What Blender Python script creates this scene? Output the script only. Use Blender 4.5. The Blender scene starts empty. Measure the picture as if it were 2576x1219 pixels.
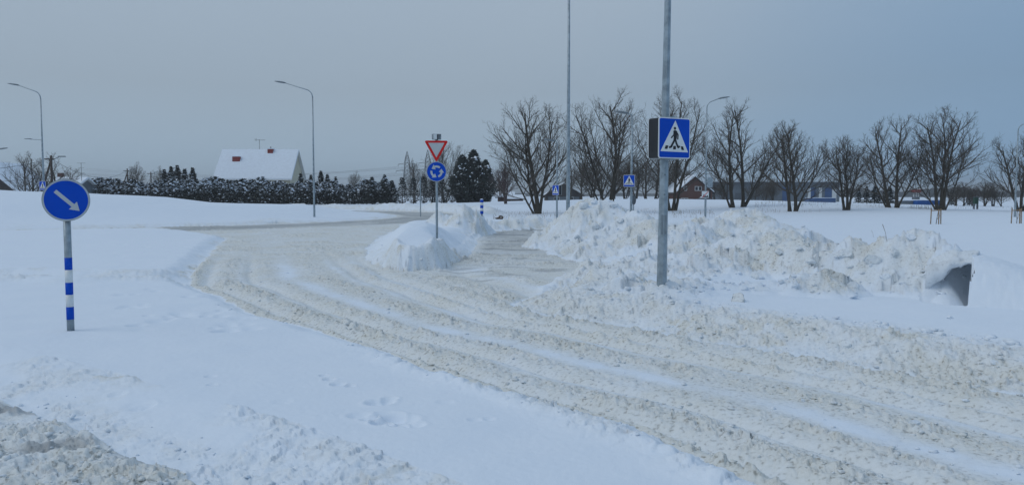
import bpy, math, random
import numpy as np
from mathutils import Vector, Matrix
R = math.radians
scene = bpy.context.scene
col = scene.collection
# ------------------------------------------------------------------ camera
CAM_H = 2.1
FPX = 1946.0                 # focal length in photo pixels (photo measured 2576 wide)
HOR = 490.0                  # horizon row
PITCH = math.atan((609.5 - HOR) / FPX)
cam = bpy.data.cameras.new('camera'); camo = bpy.data.objects.new('camera', cam); col.objects.link(camo)
cam.sensor_width = 36; cam.lens = 36 * FPX / 2576; cam.clip_start = .1; cam.clip_end = 8000
camo.location = (0, 0, CAM_H); camo.rotation_euler = (math.pi / 2 - PITCH, 0, 0)
scene.camera = camo
# ------------------------------------------------------------------ light
SUN_EL, SUN_AZ = R(46), R(-105)      # a veiled sun on the left
world = bpy.data.worlds.new('World'); scene.world = world; world.use_nodes = True
def build_world():
    nt = world.node_tree; n = nt.nodes; l = nt.links; n.clear()
    out = n.new('ShaderNodeOutputWorld'); bg = n.new('ShaderNodeBackground'); bg.inputs['Strength'].default_value = .1
    sky = n.new('ShaderNodeTexSky'); sky.sky_type = 'NISHITA'; sky.sun_disc = False
    sky.sun_elevation = SUN_EL; sky.sun_rotation = SUN_AZ; sky.dust_density = 3
    hs = n.new('ShaderNodeHueSaturation'); hs.inputs['Saturation'].default_value = .3; hs.inputs['Value'].default_value = 1.0
    l.new(sky.outputs[0], hs.inputs['Color'])
    tc = n.new('ShaderNodeTexCoord'); sep = n.new('ShaderNodeSeparateXYZ'); l.new(tc.outputs['Generated'], sep.inputs[0])
    # cloud deck: overcast sky grows brighter towards the zenith
    rz = n.new('ShaderNodeValToRGB'); l.new(sep.outputs['Z'], rz.inputs[0])
    e = rz.color_ramp.elements
    e[0].position = 0.0; e[0].color = (.352, .492, .635, 1)
    e[1].position = .9; e[1].color = (.385, .485, .62, 1)
    k = e.new(.13); k.color = (.322, .412, .508, 1)
    k = e.new(.28); k.color = (.36, .455, .565, 1)
    # a heavier bank of cloud towards +X, seen darkening the right of the view
    no = n.new('ShaderNodeTexNoise'); no.inputs['Scale'].default_value = 1.6; no.inputs['Detail'].default_value = 4; no.inputs['Roughness'].default_value = .45
    mp = n.new('ShaderNodeMapping'); mp.inputs['Scale'].default_value = (1, 1, 3.2); l.new(tc.outputs['Generated'], mp.inputs[0]); l.new(mp.outputs[0], no.inputs[0])
    ma = n.new('ShaderNodeMath'); ma.operation = 'MULTIPLY_ADD'; l.new(no.outputs[0], ma.inputs[0]); ma.inputs[1].default_value = .34; 
    mz = n.new('ShaderNodeMath'); mz.operation = 'MULTIPLY_ADD'; l.new(sep.outputs['Z'], mz.inputs[0]); mz.inputs[1].default_value = -.5; l.new(sep.outputs['X'], mz.inputs[2])
    l.new(mz.outputs[0], ma.inputs[2])
    rx = n.new('ShaderNodeValToRGB'); l.new(ma.outputs[0], rx.inputs[0]); rx.color_ramp.interpolation = 'EASE'
    e = rx.color_ramp.elements
    e[0].position = .12; e[0].color = (1, 1, 1, 1)
    e[1].position = .80; e[1].color = (.61, .785, .95, 1)
    mu = n.new('ShaderNodeMix'); mu.data_type = 'RGBA'; mu.blend_type = 'MULTIPLY'; mu.inputs[0].default_value = 1
    l.new(rz.outputs[0], mu.inputs[6]); l.new(rx.outputs[0], mu.inputs[7])
    sc = n.new('ShaderNodeMix'); sc.data_type = 'RGBA'; sc.blend_type = 'MULTIPLY'; sc.inputs[0].default_value = 1
    l.new(mu.outputs[2], sc.inputs[6]); sc.inputs[7].default_value = (10, 10, 10, 1)
    mx = n.new('ShaderNodeMix'); mx.data_type = 'RGBA'; mx.inputs[0].default_value = .93
    l.new(hs.outputs[0], mx.inputs[6]); l.new(sc.outputs[2], mx.inputs[7])
    l.new(mx.outputs[2], bg.inputs[0]); l.new(bg.outputs[0], out.inputs[0])
build_world()
sd_ = bpy.data.lights.new('sun', 'SUN'); sd_.energy = .65; sd_.angle = R(40); sd_.color = (1, .97, .92)
suno = bpy.data.objects.new('sun', sd_); col.objects.link(suno)
sdir = Vector((math.cos(SUN_EL) * math.sin(SUN_AZ), math.cos(SUN_EL) * math.cos(SUN_AZ), math.sin(SUN_EL)))
suno.rotation_euler = sdir.to_track_quat('Z', 'Y').to_euler()
scene.view_settings.view_transform = 'Standard'; scene.view_settings.look = 'None'
scene.view_settings.exposure = 0; scene.view_settings.gamma = 1
scene.render.resolution_x = 1024; scene.render.resolution_y = 484
scene.render.engine = 'CYCLES'
# ------------------------------------------------------------------ pixel helpers
def ray(px, py):
    dx = (px - 1288) / FPX; dy = (609.5 - py) / FPX
    c, s = math.cos(PITCH), math.sin(PITCH)
    return (dx, c + dy * s, -s + dy * c)
def G(px, py, z=0.0):                  # photo pixel -> point on the level z
    d = ray(px, py); t = (z - CAM_H) / d[2]
    return (d[0] * t, d[1] * t)
def D(px, py, Y):                      # photo pixel -> point at distance Y
    d = ray(px, py); t = Y / d[1]
    return (d[0] * t, Y, CAM_H + d[2] * t)
# ------------------------------------------------------------------ noise (numpy)
def hsh(ix, iy, seed):
    h = (ix.astype(np.int64) * 374761393 + iy.astype(np.int64) * 668265263 + seed * 974634777) & 0xffffffff
    h = ((h ^ (h >> 13)) * 1274126177) & 0xffffffff
    h = (h ^ (h >> 16)) & 0xffffff
    return h.astype(np.float32) / 16777216.0
def vn(x, y, seed=0):
    xi = np.floor(x); yi = np.floor(y); fx = (x - xi).astype(np.float32); fy = (y - yi).astype(np.float32)
    fx = fx * fx * fx * (fx * (fx * 6 - 15) + 10); fy = fy * fy * fy * (fy * (fy * 6 - 15) + 10)
    a = hsh(xi, yi, seed); b = hsh(xi + 1, yi, seed); c = hsh(xi, yi + 1, seed); d = hsh(xi + 1, yi + 1, seed)
    return ((a + (b - a) * fx) * (1 - fy) + (c + (d - c) * fx) * fy) * 2 - 1
def fbm(x, y, sc, octv=4, seed=0, gain=.5):
    s = np.zeros(np.shape(x), np.float32); a = 1.0; f = 1.0 / sc; tot = 0
    for i in range(octv):
        ca, sa = math.cos(i * 1.3 + .4), math.sin(i * 1.3 + .4)
        s += a * vn((x * ca - y * sa) * f + i * 17.3, (x * sa + y * ca) * f - i * 9.1, seed + i * 7); tot += a; a *= gain; f *= 2.03
    return s / tot
def clods(x, y, s, seed, dens=.8, rmin=.3, rmax=.75):
    # rounded, tilted lumps of broken snow in cells of size s; result in units of s
    wx = x + s * .35 * vn(x / s * 1.7, y / s * 1.7, seed + 91); wy = y + s * .35 * vn(x / s * 1.7 + 31, y / s * 1.7, seed + 92)
    X = wx / s; Y = wy / s; xi = np.floor(X); yi = np.floor(Y); best = np.zeros(np.shape(x), np.float32)
    for ox in (-1, 0, 1):
        for oy in (-1, 0, 1):
            cx = xi + ox; cy = yi + oy
            ex = hsh(cx, cy, seed) < dens
            px = cx + .5 + (hsh(cx, cy, seed + 1) - .5) * .9; py = cy + .5 + (hsh(cx, cy, seed + 2) - .5) * .9
            r = rmin + (rmax - rmin) * hsh(cx, cy, seed + 3) ** 2
            ax = X - px; ay = Y - py
            tx = (hsh(cx, cy, seed + 4) - .5) * .9; ty = (hsh(cx, cy, seed + 5) - .5) * .9
            hgt = np.sqrt(np.maximum(r * r - ax * ax - ay * ay, 0)) * .8
            hgt = np.where(hgt > 0, np.maximum(hgt + (ax * tx + ay * ty) * .8, 0), 0)
            best = np.maximum(best, np.where(ex, hgt, 0))
    return best.astype(np.float32)
def facets(x, y, s, seed, tilt=.8, off=.5):
    # broken slabs: each cell a tilted plane at its own height, with sheer cracks between; in units of s
    wx = x + s * .30 * vn(x / s * 1.3, y / s * 1.3, seed + 91) + s * .12 * vn(x / s * 4, y / s * 4, seed + 93); wy = y + s * .30 * vn(x / s * 1.3 + 31, y / s * 1.3, seed + 92) + s * .12 * vn(x / s * 4 + 7, y / s * 4, seed + 94)
    X = wx / s; Y = wy / s; xi = np.floor(X); yi = np.floor(Y); bd = np.full(np.shape(x), 9., np.float32); res = np.zeros(np.shape(x), np.float32)
    for ox in (-1, 0, 1):
        for oy in (-1, 0, 1):
            cx = xi + ox; cy = yi + oy
            ax = X - (cx + .5 + (hsh(cx, cy, seed + 1) - .5) * .95); ay = Y - (cy + .5 + (hsh(cx, cy, seed + 2) - .5) * .95)
            d = ax * ax + ay * ay; m = d < bd; bd = np.where(m, d, bd)
            tx = (hsh(cx, cy, seed + 4) - .5) * 2 * tilt; ty = (hsh(cx, cy, seed + 5) - .5) * 2 * tilt
            res = np.where(m, (hsh(cx, cy, seed + 6) ** 1.5 - .4) * off + ax * tx + ay * ty, res)
    return res
def sst(a, b, x):
    t = np.clip((x - a) / (b - a), 0, 1); return t * t * (3 - 2 * t)
def poly_sd(x, y, poly):               # signed distance, positive inside
    n = len(poly); d = np.full(np.shape(x), 1e9, np.float32); ins = np.zeros(np.shape(x), bool)
    for i in range(n):
        ax, ay = poly[i]; bx, by = poly[(i + 1) % n]
        ex, ey = bx - ax, by - ay; wx = x - ax; wy = y - ay
        t = np.clip((wx * ex + wy * ey) / (ex * ex + ey * ey + 1e-9), 0, 1)
        d = np.minimum(d, (wx - ex * t) ** 2 + (wy - ey * t) ** 2)
        if ay != by:
            c = ((ay <= y) & (by > y)) | ((by <= y) & (ay > y))
            ins ^= c & (x < ax + (y - ay) / (by - ay) * ex)
    d = np.sqrt(d)
    return np.where(ins, d, -d)
def line_d(x, y, pts):
    d = np.full(np.shape(x), 1e9, np.float32)
    for (ax, ay), (bx, by) in zip(pts[:-1], pts[1:]):
        ex, ey = bx - ax, by - ay; wx = x - ax; wy = y - ay
        t = np.clip((wx * ex + wy * ey) / (ex * ex + ey * ey), 0, 1)
        d = np.minimum(d, (wx - ex * t) ** 2 + (wy - ey * t) ** 2)
    return np.sqrt(d)
# ------------------------------------------------------------------ layout of the place
LEFT_EDGE = [(5.2, .6), (3.2, 3.2)] + [G(*p) for p in ((1900, 1222), (1640, 1105), (1500, 1055), (1250, 990), (1000, 905), (800, 835), (650, 793), (560, 750), (480, 722), (478, 706), (482, 690), (520, 650), (555, 612), (575, 600))]
RIGHT_EDGE = [(13, 4.0), G(2800, 1052)] + [G(*p) for p in ((2574, 1004), (2292, 952), (2032, 904), (1772, 863), (1537, 817), (1364, 797), (1278, 765))]
PILE_EDGE = [G(*p) for p in ((1330, 748), (1393, 728), (1450, 700), (1490, 678), (1500, 655), (1440, 629), (1373, 612), (1373, 594))]
ROAD = LEFT_EDGE + [G(*p) for p in ((500, 592), (400, 586), (700, 562), (1000, 563), (1010, 575), (1195, 590), (1250, 581), (1330, 577), (1400, 572))] + [(9, 49), (14, 52), (14.5, 47), (9, 43)] + PILE_EDGE[::-1] + RIGHT_EDGE[::-1] + [(14, .6)]
SPLIT = [(-2.9, 21.0), (-2.0, 21.5), (-1.5, 25), (-1.4, 29), (-1.6, 36), (-1.2, 45), (-7, 46), (-6.6, 38), (-5.7, 30), (-4.6, 24.5), (-3.7, 22)]
LANE = [(-16, 13.3), G(-400, 880), G(0, 1010), G(300, 1130), G(450, 1190), G(520, 1225), (.2, 3.2), (2.5, .6), (-3, .5), (-16, 7)]
PATH = [(-22, 15.2), G(0, 712), G(230, 716), G(480, 714)]
TRACK_R = RIGHT_EDGE + [G(*p) for p in ((1040, 687), (918, 627), (955, 605), (1000, 580))]
RC = (-38.0, 72.0)                     # centre of the roundabout
def prim(px, py, Y, rx, ry=None, g=0):
    x, _, z = D(px, py, Y); return (x, Y, z, rx, ry or rx, g)
PRIMS = [prim(1515, 503, 31, 3.2, 3.8), prim(1468, 527, 31, 2.4, 3), prim(1412, 575, 33.5, 1.6, 2.4), prim(1595, 530, 29, 2.6, 3), prim(1645, 556, 26, 2.6, 3),
         prim(1725, 566, 24.5, 2.6, 3), prim(1800, 548, 27, 3, 3), prim(1868, 529, 28, 3, 3.4), prim(1925, 552, 26, 2.6, 3), prim(1962, 583, 23, 2.1, 2.6),
         prim(1440, 590, 29.5, 1.5, 2), prim(1500, 590, 27, 1.8, 2.4), prim(1580, 590, 25, 2.2, 2.6),
         # nearer, lower row that runs on to the right
         prim(1570, 655, 17.2, 1.9, 2.6, 1), prim(1500, 690, 16.8, 1.5, 2.0, 1), prim(1430, 728, 15.6, 1.1, 1.5, 1), prim(1625, 640, 17.6, 1.8, 2.4, 1), prim(1720, 640, 17.5, 1.6, 2.4, 1), prim(1790, 622, 18, 1.7, 2.6, 1),
         prim(1880, 592, 18.6, 1.7, 2.6, 1), prim(1940, 600, 18, 1.6, 2.4, 1), prim(2000, 606, 17.2, 1.5, 2.4, 1), prim(2070, 606, 16.4, 1.4, 2.3, 1), prim(2132, 586, 15.8, 1.15, 2.2, 1), prim(2185, 612, 15.2, 1.1, 2.0, 1),
         prim(2235, 606, 15, 1.0, 2, 1), prim(2292, 580, 14.9, .95, 1.9, 1), prim(2335, 606, 14.4, .9, 1.7, 1), prim(2385, 640, 14.2, .8, 1.2, 1), prim(2425, 640, 14.2, .7, .9, 1),
         prim(1668, 700, 14.0, 1.5, 1.3, 1), prim(1600, 690, 14.8, 1.5, 1.6, 1), prim(1745, 712, 14.3, 1.4, 1.3, 1), prim(1835, 715, 14.4, 1.4, 1.3, 1), prim(1925, 712, 14.3, 1.3, 1.3, 1), prim(2010, 700, 14.2, 1.2, 1.3, 1),
         prim(2090, 690, 14.0, 1.0, 1.2, 1), prim(1530, 715, 15.2, 1.3, 1.5, 1),
         # bank between the ring and the lane to the right
         prim(1158, 520, 40, 1.7, 2.0, 2), prim(1186, 550, 41, 1.5, 1.6, 2), prim(1240, 556, 45.5, 1.8, 1.6, 2), prim(1290, 545, 47, 2.2, 2, 2), prim(1340, 544, 47.5, 2.2, 2, 2), prim(1395, 548, 48, 2.2, 2, 2), prim(1120, 535, 42, 1.6, 2, 2)]
def terrain(x, y, detail=True):
    x = np.asarray(x, np.float32); y = np.asarray(y, np.float32)
    wob = .12 * fbm(x, y, 1.1, 3, 3) + .05 * fbm(x, y, .25, 2, 5)
    sroad = poly_sd(x, y, ROAD); sspl = poly_sd(x, y, SPLIT)
    dc = np.hypot(x - RC[0], y - RC[1]); sann = np.minimum(dc - 27, 34.6 - dc)
    slane = poly_sd(x, y, LANE)
    rin = np.minimum(np.maximum(sroad, sann), -sspl)          # inside the carriageway > 0
    o = -np.maximum(rin, slane) + wob                          # distance into the snow
    lam = slane > rin
    dL = line_d(x, y, LEFT_EDGE); dR = line_d(x, y, TRACK_R)
    v = dL / (dL + dR + 1e-6) + .018 * fbm(x, y, 1.7, 2, 21)
    # ---- untouched snow
    big = fbm(x, y, 9, 3, 31)
    field = .3 + .05 * big + .02 * fbm(x, y, 1.6, 2, 33)
    isA = (dL < 60) & (y < 16.5) & (x < 6) & (sroad < 0) & (o > -.5) & (x < np.interp(y, [0, 5, 8, 12, 17], [6, 4, 1.5, -2, -5]))
    isB = (y >= 16.0) & (y < 42) & (x < -7) & (dc > 33)
    fa = .13 + .03 * big + .008 * fbm(x, y, .9, 2, 35); fb = .20 + .12 * sst(-14, -19, x) * sst(28, 36, y) + .03 * big; tb = sst(14.0, 18.5, y)
    field = np.where(isA | isB, fa * (1 - tb) + fb * tb, field)
    edge_w = np.where(isA | isB, .45 + .25 * tb, 1.25)
    edge_w = np.where(lam & isA, 1.0, edge_w)
    edge_w = np.where(isA & (slane > -1.6), 1.1, edge_w)
    h = field * sst(0, 1, o / edge_w)
    # lip of shoved snow along the road side of the near island
    lip = np.exp(-((o - .32) / .24) ** 2) * isA * (y < 12) * sst(-3.5, -.5, x) * (slane < -1.5)
    h = h + lip * (.045 + .07 * clods(x, y, .30, 37, .7) + .05 * clods(x, y, .14, 38, .7))
    # path trodden across the left island
    dp = line_d(x, y, PATH) + .3 * fbm(x, y, 1.2, 3, 41)
    pm = np.exp(-(dp / .55) ** 2) * (o > 0)
    h = h - pm * .13 * sst(0, .6, o)
    pr = np.exp(-((dp - .85) / .35) ** 2) * (o > 0) * (x < -4)
    h = h + pr * .10 * sst(0, .8, o)
    # roundabout dome
    dq = np.hypot(x + 46, y - 62)
    prof = (np.interp(dq, [0, 4, 11.4, 16.7, 20.5, 25, 29, 34, 50], [2.6, 2.53, 2.2, 1.9, 1.38, 1.18, 1.12, .8, .6]) * (.85 * sst(0, 9, 27 - dc) + .15 * sst(0, 1.2, 27 - dc))).astype(np.float32)
    h = np.where(dc < 27, prof + .10 * fbm(x, y, 7, 2, 51) * sst(0, 4, 27 - dc), h)
    # bank thrown up beyond the ring
    rb = np.exp(-((dc - 36.0) / 1.1) ** 2) * (y > 62) * (x > -40) * (y < 112)
    h = h + rb * (.42 + .35 * fbm(x, y, 3, 3, 55))
    # splitter island
    sp = np.maximum(sspl + wob, 0)
    plat = .50 + .62 * np.exp(-(((x + 3.3) / 1.7) ** 2 + ((y - 26.8) / 4.2) ** 2)) + .06 * fbm(x, y, 1.5, 3, 57)
    steep = sst(25.5, 23.0, y) * sst(-4.4, -3.2, x)                        # the near end is ploughed off sheer
    spl_h = plat * sst(0, 1.0, sp / (1.5 - 1.05 * steep)) ** .75
    h = np.where(sspl > -.3, np.maximum(spl_h, 0), h)
    cut = np.exp(-((sp - .22) / .30) ** 2) * (sspl > -.15) * (.35 + .65 * sst(27.5, 24, y)) * (.45 + .55 * sst(-4.8, -3.4, x))
    # low swell of the field behind the tree row
    h = h + 1.25 * np.exp(-(((x - 22) / 34) ** 2 + ((y - 122) / 30) ** 2)) + .5 * np.exp(-(((x - 36) / 10) ** 2 + ((y - 90) / 14) ** 2)) * (y > 40)
    h = h - .0 * x
    # ---- heaps
    wx = x + .45 * fbm(x, y, 1.6, 3, 61); wy = y + .45 * fbm(x, y, 1.6, 3, 63)
    ph = np.zeros_like(x); grp = np.full(x.shape, -1, np.int8)
    for (cx, cy, ch, rx, ry, g) in PRIMS:
        d = np.sqrt(((wx - cx) / rx) ** 2 + ((wy - cy) / ry) ** 2)
        p = ch * 1.03 * np.maximum(1 - (np.sqrt(d * d + .12) - .3464) / (math.sqrt(1.12) - .3464), 0)
        m = p > ph; ph = np.where(m, p, ph); grp = np.where(m & (p > h + .02), g, grp)
    spill = ph > .06
    pmask = sst(.0, .25, ph - np.where(o < 0, .02, h)) 
    h = np.where(ph > h, ph, h)
    # saddle floor between the front and back heaps
    # ---- smooth bank on the right and the broken hollow at its end
    hx, hy, _ = D(2441, 700, 13.2); hl = math.hypot(hx, hy); e1x, e1y = hx / hl, hy / hl
    u = (x - hx) * e1y - (y - hy) * e1x; w = (x - hx) * e1x + (y - hy) * e1y      # across and along the line the break runs in
    un = u + .10 * fbm(w, w * 0, .35, 4, 71)
    bank = (1.06 - .20 * np.maximum(u, 0) - .10 * np.maximum(u, 0) ** 2) * sst(-1.5, .0, w) ** .8 * sst(3.0, 1.0, w)
    bank = np.maximum(bank, 0) * (un > 0)
    bm = (bank > h) & (un > 0); h = np.where(bm, bank, h); grp = np.where(bm, 3, grp); pmask = np.where(bm, .26, pmask)
    hol = np.clip((u + .95) / .93, 0, 1) ** 2.2 * (un <= 0) * sst(-1.0, -.5, w) * sst(1.15, .45, w)
    h = np.where(un <= 0, h * (1 - hol) + .10 * hol, h); pmask = np.where(hol > .05, .25, pmask)
    dirt = np.zeros_like(x); wet = np.zeros_like(x)
    # windrow along the right-hand road edge
    verge = (o > -.05) & (o < 2.4) & (x > np.interp(y, [0, 6, 12, 16], [3, 3, -.6, -1.5])) & (y < 17) & ~isA
    vm = verge * sst(0, .25, o) * sst(2.3, .9, o) * sst(-.5, .6, fbm(x, y, 1.5, 3, 81) + .55)
    rough = np.clip(np.maximum(pmask * .9, vm * .8), 0, 1)
    # rough rims of the islands, and the ring bank
    rim = np.exp(-((o - .15) / .22) ** 2)
    rimn = sst(-.2, .6, fbm(x, y, 1.3, 3, 83))
    farm = np.exp(-((o - .45) / .7) ** 2) * (y > 36) * sst(-.5, .3, fbm(x, y, 1.8, 3, 89)) * 1.4
    rough = np.maximum(rough, isA * (y < 10) * np.exp(-((o - .2) / .26) ** 2) * sst(-.3, .4, fbm(x, y, .6, 3, 87)) * sst(-1.5, 0, x) * .9)
    rough = np.maximum(rough, np.maximum(rim * rimn * np.where(isB, .9, .55), np.maximum(rb * .8, farm * .55)))
    rough = np.maximum(rough, cut)
    rough = np.maximum(rough, (slane > -1.1) * (o > 0) * isA * sst(-.3, .4, fbm(x, y, .8, 3, 85)) * .5)
    rough = np.maximum(rough, np.clip(pm * .8 + pr * .9, 0, 1) * sst(-.5, .4, fbm(x, y, .7, 3, 86)) * .75)
    onroad = (o < 0.0) & ~spill
    # ---- carriageway bands
    def band(c, wd): return np.exp(-((v - c) / wd) ** 2)
    near = sst(30, 18, y) * (x < np.interp(y, [0, 15, 22, 30], [60, 60, -1.6, -3]))
    ruts = np.clip(band(.075, .024) + band(.255, .022) + band(.715, .028) + band(.845, .026), 0, 1)
    white = np.clip((band(.425, .045) * .95 + .6 * band(.66, .022) + .55 * band(.80, .024) + .35 * band(.21, .015)) * (.55 + .6 * sst(-.5, .4, fbm(x, y, 1.1, 3, 93))), 0, 1)
    cl = np.clip(band(.015, .022) + band(.155, .045) + .75 * band(.335, .03) + band(.555, .06) + .8 * band(.775, .02) + .9 * band(.95, .06), 0, 1)
    cl = cl * (.35 + .65 * sst(-.35, .35, fbm(x, y, 1.4, 3, 95))) 
    lane_cl = sst(-.5, .3, fbm(x, y, .9, 3, 97)) * .9
    cl = np.where(lam, lane_cl, cl * near + (1 - near) * .75 * sst(-.25, .5, fbm(x * .6, y, 1.2, 4, 99)))
    cl = np.where(onroad, cl * sst(0, -.12, o), 0) 
    ruts = ruts * near * onroad * ~lam; white = white * near * onroad * ~lam
    h = np.where(onroad, .02 + .035 * cl - .065 * ruts + .012 * fbm(x, y, .8, 2, 101), h)
    if detail:
        # anisotropic crumbs left by tyres, lumps in the heaps
        m = onroad & (y < 60)
        if m.any():
            xx, yy = x[m], y[m]
            c1 = clods(xx, yy, .17, 201, .45) * .17 * .7 + facets(xx, yy, .16, 205, .25, .32) * .16 + facets(xx, yy, .075, 211, .45, .5) * .075
            c1 = np.clip(c1, -.02, .062)
            c2 = facets(xx * .6 + yy * .2, yy, .075, 221, .25, .45) * .075
            rn = fbm(xx, yy, .06, 2, 223)
            h[m] += cl[m] * np.where(lam[m], .85, 1.15) * c1 + (.25 + .6 * cl[m]) * c2 * .8 * (1 - .75 * ruts[m]) * (1 - .6 * white[m]) + .004 * rn
        m = (rough > .02) & (y < 110)
        if m.any():
            xx, yy = x[m], y[m]; r = rough[m]
            big_ = clods(xx, yy, .95, 231, .5, .3, .8) * .95 * .18 + facets(xx, yy, .8, 235, .28, .12) * .8
            mid = clods(xx, yy, .42, 241, .5) * .42 * .22 + facets(xx, yy, .36, 245, .45, .28) * .36 * .6
            sml = clods(xx, yy, .16, 251, .5) * .16 * .45 + facets(xx, yy, .15, 255, .6, .6) * .15 * .55
            tin = facets(xx, yy, .07, 261, .6, .7) * .07 * .7
            isp = sst(.02, .3, pmask[m]) * (grp[m] != 3)
            smooth_patch = sst(-.1, .45, fbm(xx, yy, 1.3, 3, 263))      # wind-packed faces between the rubble
            k = 1 - .60 * smooth_patch * isp
            farh = sst(24, 40, yy)
            spm = (cut[m] > .2) * (sspl[m] > 0)
            h[m] += r * (big_ * isp * (1 + .3 * farh) + (mid + .10) * spm * 1.3 + mid * k * (.25 + .75 * isp) + (sml * k + tin * k * .8) * (1 - .65 * spm) + .03 * fbm(xx, yy, .5, 3, 265)) - r * isp * .10
        m = (~onroad) & (rough <= .3) & (y < 40)
        if m.any():
            xx, yy = x[m], y[m]
            h[m] += .006 * fbm(xx, yy, .35, 3, 271) + .0022 * fbm(xx, yy, .05, 2, 273)
        # foot prints and melt holes in the near island
        for (px, py, r0, dp_) in ((985, 1043, .10, .09), (1000, 1062, .075, .085), (960, 1058, .085, .09), (1010, 1050, .13, .05), (970, 1040, .11, .05), (1040, 1063, .09, .045), (930, 1047, .08, .05), (955, 1008, .12, .06), (980, 1000, .07, .05), (905, 1040, .10, .03),
                                  (828, 950, .06, .05), (850, 962, .07, .05), (880, 965, .05, .04), (815, 940, .05, .035), (530, 941, .06, .03), (533, 962, .05, .03), (295, 978, .08, .025), (345, 1003, .13, .018), (360, 1006, .10, .018), (375, 1004, .06, .02),
                                  (775, 1112, .11, .03), (745, 1106, .08, .015), (1195, 1050, .06, .02), (1120, 1008, .08, .012), (1230, 1048, .05, .02), (710, 1005, .09, .01), (935, 822, .1, .03), (900, 800, .1, .03)):
            cx, cy = G(px, py, .13)
            q = ((x - cx) / r0) ** 2 + ((y - cy) / (r0 * .85)) ** 2
            mm = q < 9
            if mm.any(): h[mm] += -dp_ * np.exp(-q[mm] ** 1.6) + dp_ * .18 * np.exp(-((np.sqrt(q[mm]) - 1.35) / .3) ** 2)
        for k in range(60):      # lines of old, drifted-in steps by the crossing
            rs = random.Random(500 + k); px = rs.uniform(300, 640); py = rs.uniform(728, 830) if k < 40 else rs.uniform(610, 700)
            cx, cy = G(px, py, .13); r0 = rs.uniform(.06, .16)
            q = ((x - cx) / r0) ** 2 + ((y - cy) / r0) ** 2; mm = (q < 6) & (o > .2)
            if mm.any(): h[mm] -= rs.uniform(.02, .06) * np.exp(-q[mm] ** 1.5)
    # ---- what the surface is made of: dirt = brown slush, wet = bare dark ice or asphalt
    n1 = fbm(x, y, 1.2, 4, 111); n2 = fbm(x, y, .18, 3, 113); n3 = fbm(x, y, .5, 3, 115)
    dr = np.clip(.76 + .30 * n1 + .22 * n2 + .2 * cl - .72 * white - .10 * ruts, 0, 1)
    edge_flake = band(.02, .03) * near
    dr = np.clip(dr + .3 * edge_flake, 0, 1)
    dirt = np.where(onroad, dr, 0)
    dirt = np.where(onroad & lam, np.clip(.75 + .3 * n1 + .4 * n2, 0, 1), dirt)
    rd = np.clip(rough * (.42 + .5 * sst(-.1, .6, n1) + .5 * n2 + .35 * n3) + .42 * vm * sst(1.9, .2, o + .6 * n1), 0, 1)
    brown = sst(.28, .5, fbm(x, y, .7, 4, 117)) * rough * sst(0, .4, n2 + .15)
    dirt = np.where(onroad, dirt, np.clip(rd * .95 + brown * .9, 0, 1) * np.where(grp == 3, .25, 1))
    # the swept ring shows dark wet asphalt, so does a scrap of the lane
    ringm = sst(27.0, 28.2, dc) * sst(34.8, 32.5, dc) * onroad
    streak = fbm((dc - 27) * 1.0, np.arctan2(y - RC[1], x - RC[0]) * 9, .9, 3, 121)
    wet = np.where(onroad, np.clip(ringm * (.62 + .5 * streak), 0, 1), 0)
    sx = fbm(x * .35 + y * .25, y, .45, 4, 123)
    rl = (x > -2) & (y > 19) & onroad
    wet = np.maximum(wet, rl * (.34 * sst(22, 32, y) + .55 * sst(.0, .45, sx)) * sst(0, -.5, o))
    lx, ly = G(1177, 655); wet = np.maximum(wet, .85 * np.exp(-(((x - lx) / .28) ** 2 + ((y - ly) / .9) ** 2) * (1 + .8 * n2)) * sst(-.1, .2, n2 + .1))
    wet = np.maximum(wet, lam * onroad * .8 * sst(.15, .5, fbm(x * .5, y, .5, 3, 125) + .5 * sst(5.9, 5.2, y) * sst(-2.6, -3.4, x)))
    return h, dirt, wet, o, grp, (isA, isB, dc, sspl, lam, onroad, rb, verge, vm)
def zat(x, y): return float(terrain(np.array([x]), np.array([y]))[0][0])
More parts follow.
